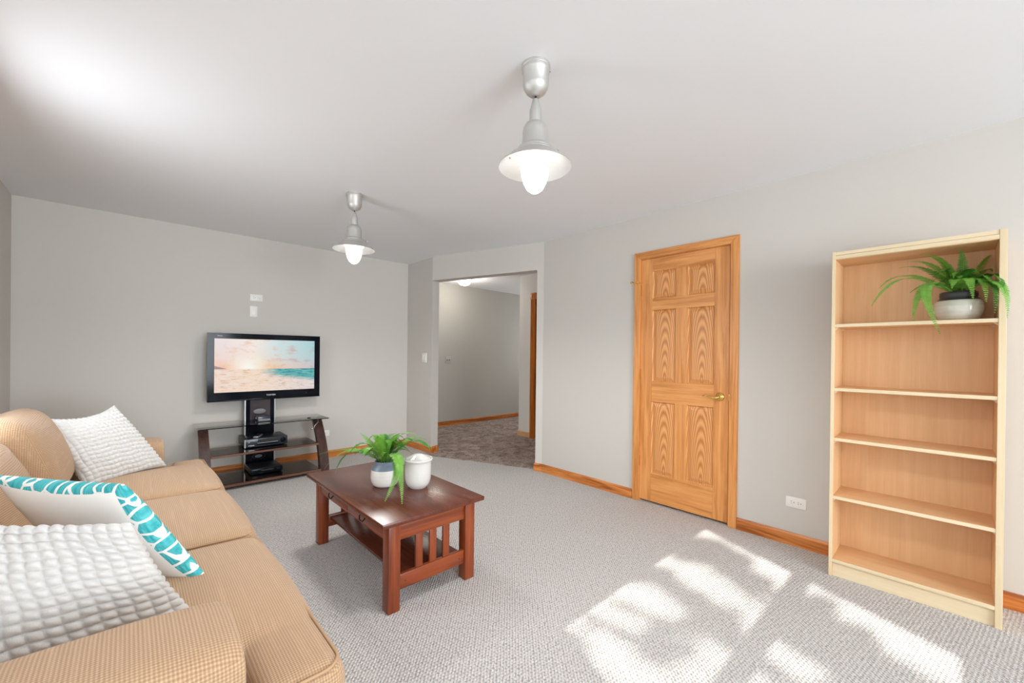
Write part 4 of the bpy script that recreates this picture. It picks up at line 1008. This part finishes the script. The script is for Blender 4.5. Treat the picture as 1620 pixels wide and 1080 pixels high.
# ------------------------------------------------------------------ throw pillows
def pillow(label, BL, BR, TR, TL, T_, mats, cells=None, dimple=0.0, res=(160, 160), group=None, push=(0, 0, 0), sag=0.0, pinch=0.07, pw=0.42, wrap=None):
    BL, BR, TR, TL = (np.array(p, float) + np.array(push) for p in (BL, BR, TR, TL))
    c = (BL + BR + TR + TL) / 4
    n = np.cross(BR - BL + TR - TL, TL - BL + TR - BR); n /= np.linalg.norm(n)
    t = thing('throw_pillow', label, 'pillow', tuple(c), group=group)
    nu, nv = res
    for side, nm in ((1, 'front_panel'), (-1, 'back_panel')):
        lin_u = np.sin(np.linspace(-1, 1, nu + 1) * PI / 2) * 0.35 + np.linspace(-1, 1, nu + 1) * 0.65
        lin_v = np.sin(np.linspace(-1, 1, nv + 1) * PI / 2) * 0.35 + np.linspace(-1, 1, nv + 1) * 0.65
        s, q = np.meshgrid(lin_u, lin_v, indexing='ij')
        s2 = s * (1 - pinch * (1 - q ** 2)); q2 = q * (1 - pinch * (1 - s ** 2))
        a, b_ = (s2 + 1) / 2, (q2 + 1) / 2
        P = (BL * ((1 - a) * (1 - b_))[..., None] + BR * (a * (1 - b_))[..., None] + TR * (a * b_)[..., None] + TL * ((1 - a) * b_)[..., None])
        prof = np.clip((1 - s ** 2) * (1 - q ** 2), 0, 1) ** pw
        wob = 0.05 * np.sin(3 * s + 2 * q + side) * np.sin(4 * q - s) * prof
        h = side * T_ * (prof + wob)
        P = P + n * h[..., None] - sag * (np.maximum(0, q) ** 2 * (1 - s ** 2))[..., None] * np.array([0, 0, 1.0])
        if cells:
            du = np.gradient(P, axis=0); dv_ = np.gradient(P, axis=1); N = np.cross(du, dv_); N /= (np.linalg.norm(N, axis=-1, keepdims=True) + 1e-9); N *= side
            cu = (s2 + 0.012 * np.sin(9 * q + 2 * s)) * cells[0] / 2; cv = (q2 + 0.010 * np.sin(11 * s + q)) * cells[1] / 2
            bu = np.abs(np.cos(np.pi * cu)); bv = np.abs(np.cos(np.pi * cv))
            P = P + N * (dimple * (bu ** 0.5) * (bv ** 0.5) * np.clip(prof * 3, 0.25, 1))[..., None]
        P = P - c
        me = bpy.data.meshes.new(nm)
        idx = np.arange((nu + 1) * (nv + 1)).reshape(nu + 1, nv + 1)
        f = np.stack([idx[:-1, :-1], idx[1:, :-1], idx[1:, 1:], idx[:-1, 1:]], -1).reshape(-1, 4)
        if side < 0: f = f[:, ::-1]
        me.from_pydata(P.reshape(-1, 3).tolist(), [], f.tolist())
        uvl = me.uv_layers.new(name='UVMap'); uv = np.stack([a, b_], -1).reshape(-1, 2)[f.reshape(-1)]
        uvl.data.foreach_set('uv', uv.astype(np.float32).ravel())
        me.update(); po = link(nm, me, mats[0 if side > 0 else 1], t, True)
        if wrap and side > 0:      # the printed fabric wraps over the top and right edges
            me.materials.append(mats[1]); sc_, qc_ = (s[:-1, :-1] + s[1:, 1:]) / 2, (q[:-1, :-1] + q[1:, 1:]) / 2
            mi = ((sc_ > wrap[0]) | (qc_ > wrap[1])).astype(np.int32).ravel(); me.polygons.foreach_set('material_index', mi)
    # welt round the rim
    return t
pillow('white bobbled plush pillow at the far end of the sofa against its back',
       (-0.15, 3.035, 0.52), (0.18, 3.335, 0.525), (-0.055, 3.345, 0.915), (-0.335, 3.19, 0.89), 0.065, (M_['plushwhite'], M_['plushwhite']), (16, 18), 0.010, (192, 198), push=(0, 0, 0), sag=0.035)
pillow('white linen pillow with teal leaf print front, behind the nearest plush pillow',
       (-0.10, 1.95, 0.515), (0.192, 1.60, 0.515), (-0.006, 1.667, 0.845), (-0.30, 2.02, 0.85), 0.062, (M_['linen'], M_['teal']), None, 0, (120, 120), wrap=(0.89, 0.90))
pillow('white bobbled plush pillow nearest the camera, leaning by the near sofa arm',
       (-0.36, 1.36, 0.49), (0.150, 1.43, 0.50), (0.01, 1.42, 0.80), (-0.40, 1.72, 0.825), 0.075, (M_['plushwhite'], M_['plushwhite']), (17, 16), 0.011, (204, 204))

# ------------------------------------------------------------------ tree outside the bay window (its leaves dapple the sunlight)
def sunpt(x, y, tt):   # point above floor point (x,y) on the way back to the sun
    return Vector((x - tt * math.cos(SUN_EL), y, tt * math.sin(SUN_EL)))
tree = thing('garden_tree', 'leafy garden tree outside the bay window', 'tree', (-6.3, 0.5, 0))
TO = Vector((-6.3, 0.5, 0))
bm = bmesh.new(); add_tube(bm, [(0, -1.9, -0.5), (0.05, -1.85, 1.5), (-0.1, -1.8, 3.2), (-0.1, -1.4, 4.4)], [0.14, 0.12, 0.09, 0.05], 12)
obj('trunk', bm, M_['bark'], tree, smooth=True)
# (x, y, rx, ry) of foliage masses as their shade falls on the carpet
BLOBS = [
 (2.80, 1.05, .12, .13), (2.62, 1.05, .13, .13), (2.50, 1.12, .05, .06), (2.72, .88, .12, .10), (2.56, .85, .10, .10), (2.58, .72, .06, .08), (2.47, .70, .07, .10),
 (2.24, 1.12, .07, .08), (2.16, 1.03, .09, .10), (2.12, .88, .10, .10), (2.06, .74, .12, .10), (1.96, .65, .12, .06), (2.10, 1.15, .06, .06),
 (1.80, 1.08, .035, .10), (1.82, .90, .05, .06), (1.90, .78, .06, .08), (1.60, 1.12, .03, .08), (1.62, 1.0, .04, .06), (1.66, .88, .10, .06), (1.72, .78, .08, .07), (1.58, .82, .06, .06),
 (2.66, 1.17, .14, .03), (2.15, 1.18, .12, .03), (2.45, .49, .14, .03), (2.2, .50, .12, .03), (2.45, 0.60, .06, .02), (1.40, 1.13, .07, .12), (1.25, 1.00, .10, .18),
 (2.57, .43, .09, .07), (2.42, .42, .08, .08), (2.40, .28, .09, .09), (2.27, .40, .10, .10), (2.28, .25, .10, .10), (2.24, .12, .09, .08), (2.18, .00, .10, .08),
 (2.12, .42, .09, .08), (2.12, .28, .10, .10), (2.08, .12, .12, .10), (2.04, .00, .10, .08), (1.88, .46, .05, .05), (1.85, .30, .08, .10), (1.95, .20, .10, .10), (1.90, .05, .14, .12), (1.65, .30, .14, .14), (1.65, .05, .16, .16), (1.35, .3, .2, .3)]
for i, (x, y, rx, ry) in enumerate(BLOBS):
    rng = random.Random(i + 50); bm = bmesh.new(); tt = rng.uniform(7.5, 9.5)
    c = sunpt(x, y, tt) - TO; rz = rx * math.tan(SUN_EL) * math.cos(SUN_EL) ** 2
    sz = rx * math.sin(SUN_EL)
    for k in range(int(60 + 17000 * rx * ry)):
        while True:
            p = Vector((rng.uniform(-1, 1), rng.uniform(-1, 1), rng.uniform(-1, 1)))
            if p.length < 1: break
        q = c + Vector((p.x * 0.25 - p.z * sz * math.sin(SUN_EL) * 0, p.y * ry, 0)) + Vector((-math.sin(SUN_EL) * -1 * p.z * sz, 0, math.cos(SUN_EL) * p.z * sz))
        q += Vector((p.x * -0.0, 0, -p.x * 0.25 * math.tan(SUN_EL)))
        m = Matrix.Translation(q) @ Matrix.Rotation(rng.uniform(0, 6.28), 4, 'Z') @ Matrix.Rotation(rng.uniform(-1, 1), 4, 'X') @ Matrix.Rotation(rng.uniform(-1, 1), 4, 'Y')
        l_, w_ = rng.uniform(0.025, 0.04), rng.uniform(0.014, 0.02)
        vs = [bm.verts.new(m @ Vector(v)) for v in ((-l_, 0, 0), (-l_ * .2, w_, 0.004), (l_, 0, 0), (-l_ * .2, -w_, 0.004))]
        bm.faces.new(vs)
    add_tube(bm, [(-0.1 , -1.5, 4.2), ((c.x - 0.1) / 2, (c.y - 1.5) / 2, (c.z + 4.1) / 2), tuple(c)], [0.02, 0.012, 0.005], 6)
    obj('foliage', bm, M_['treeleaf'], tree)
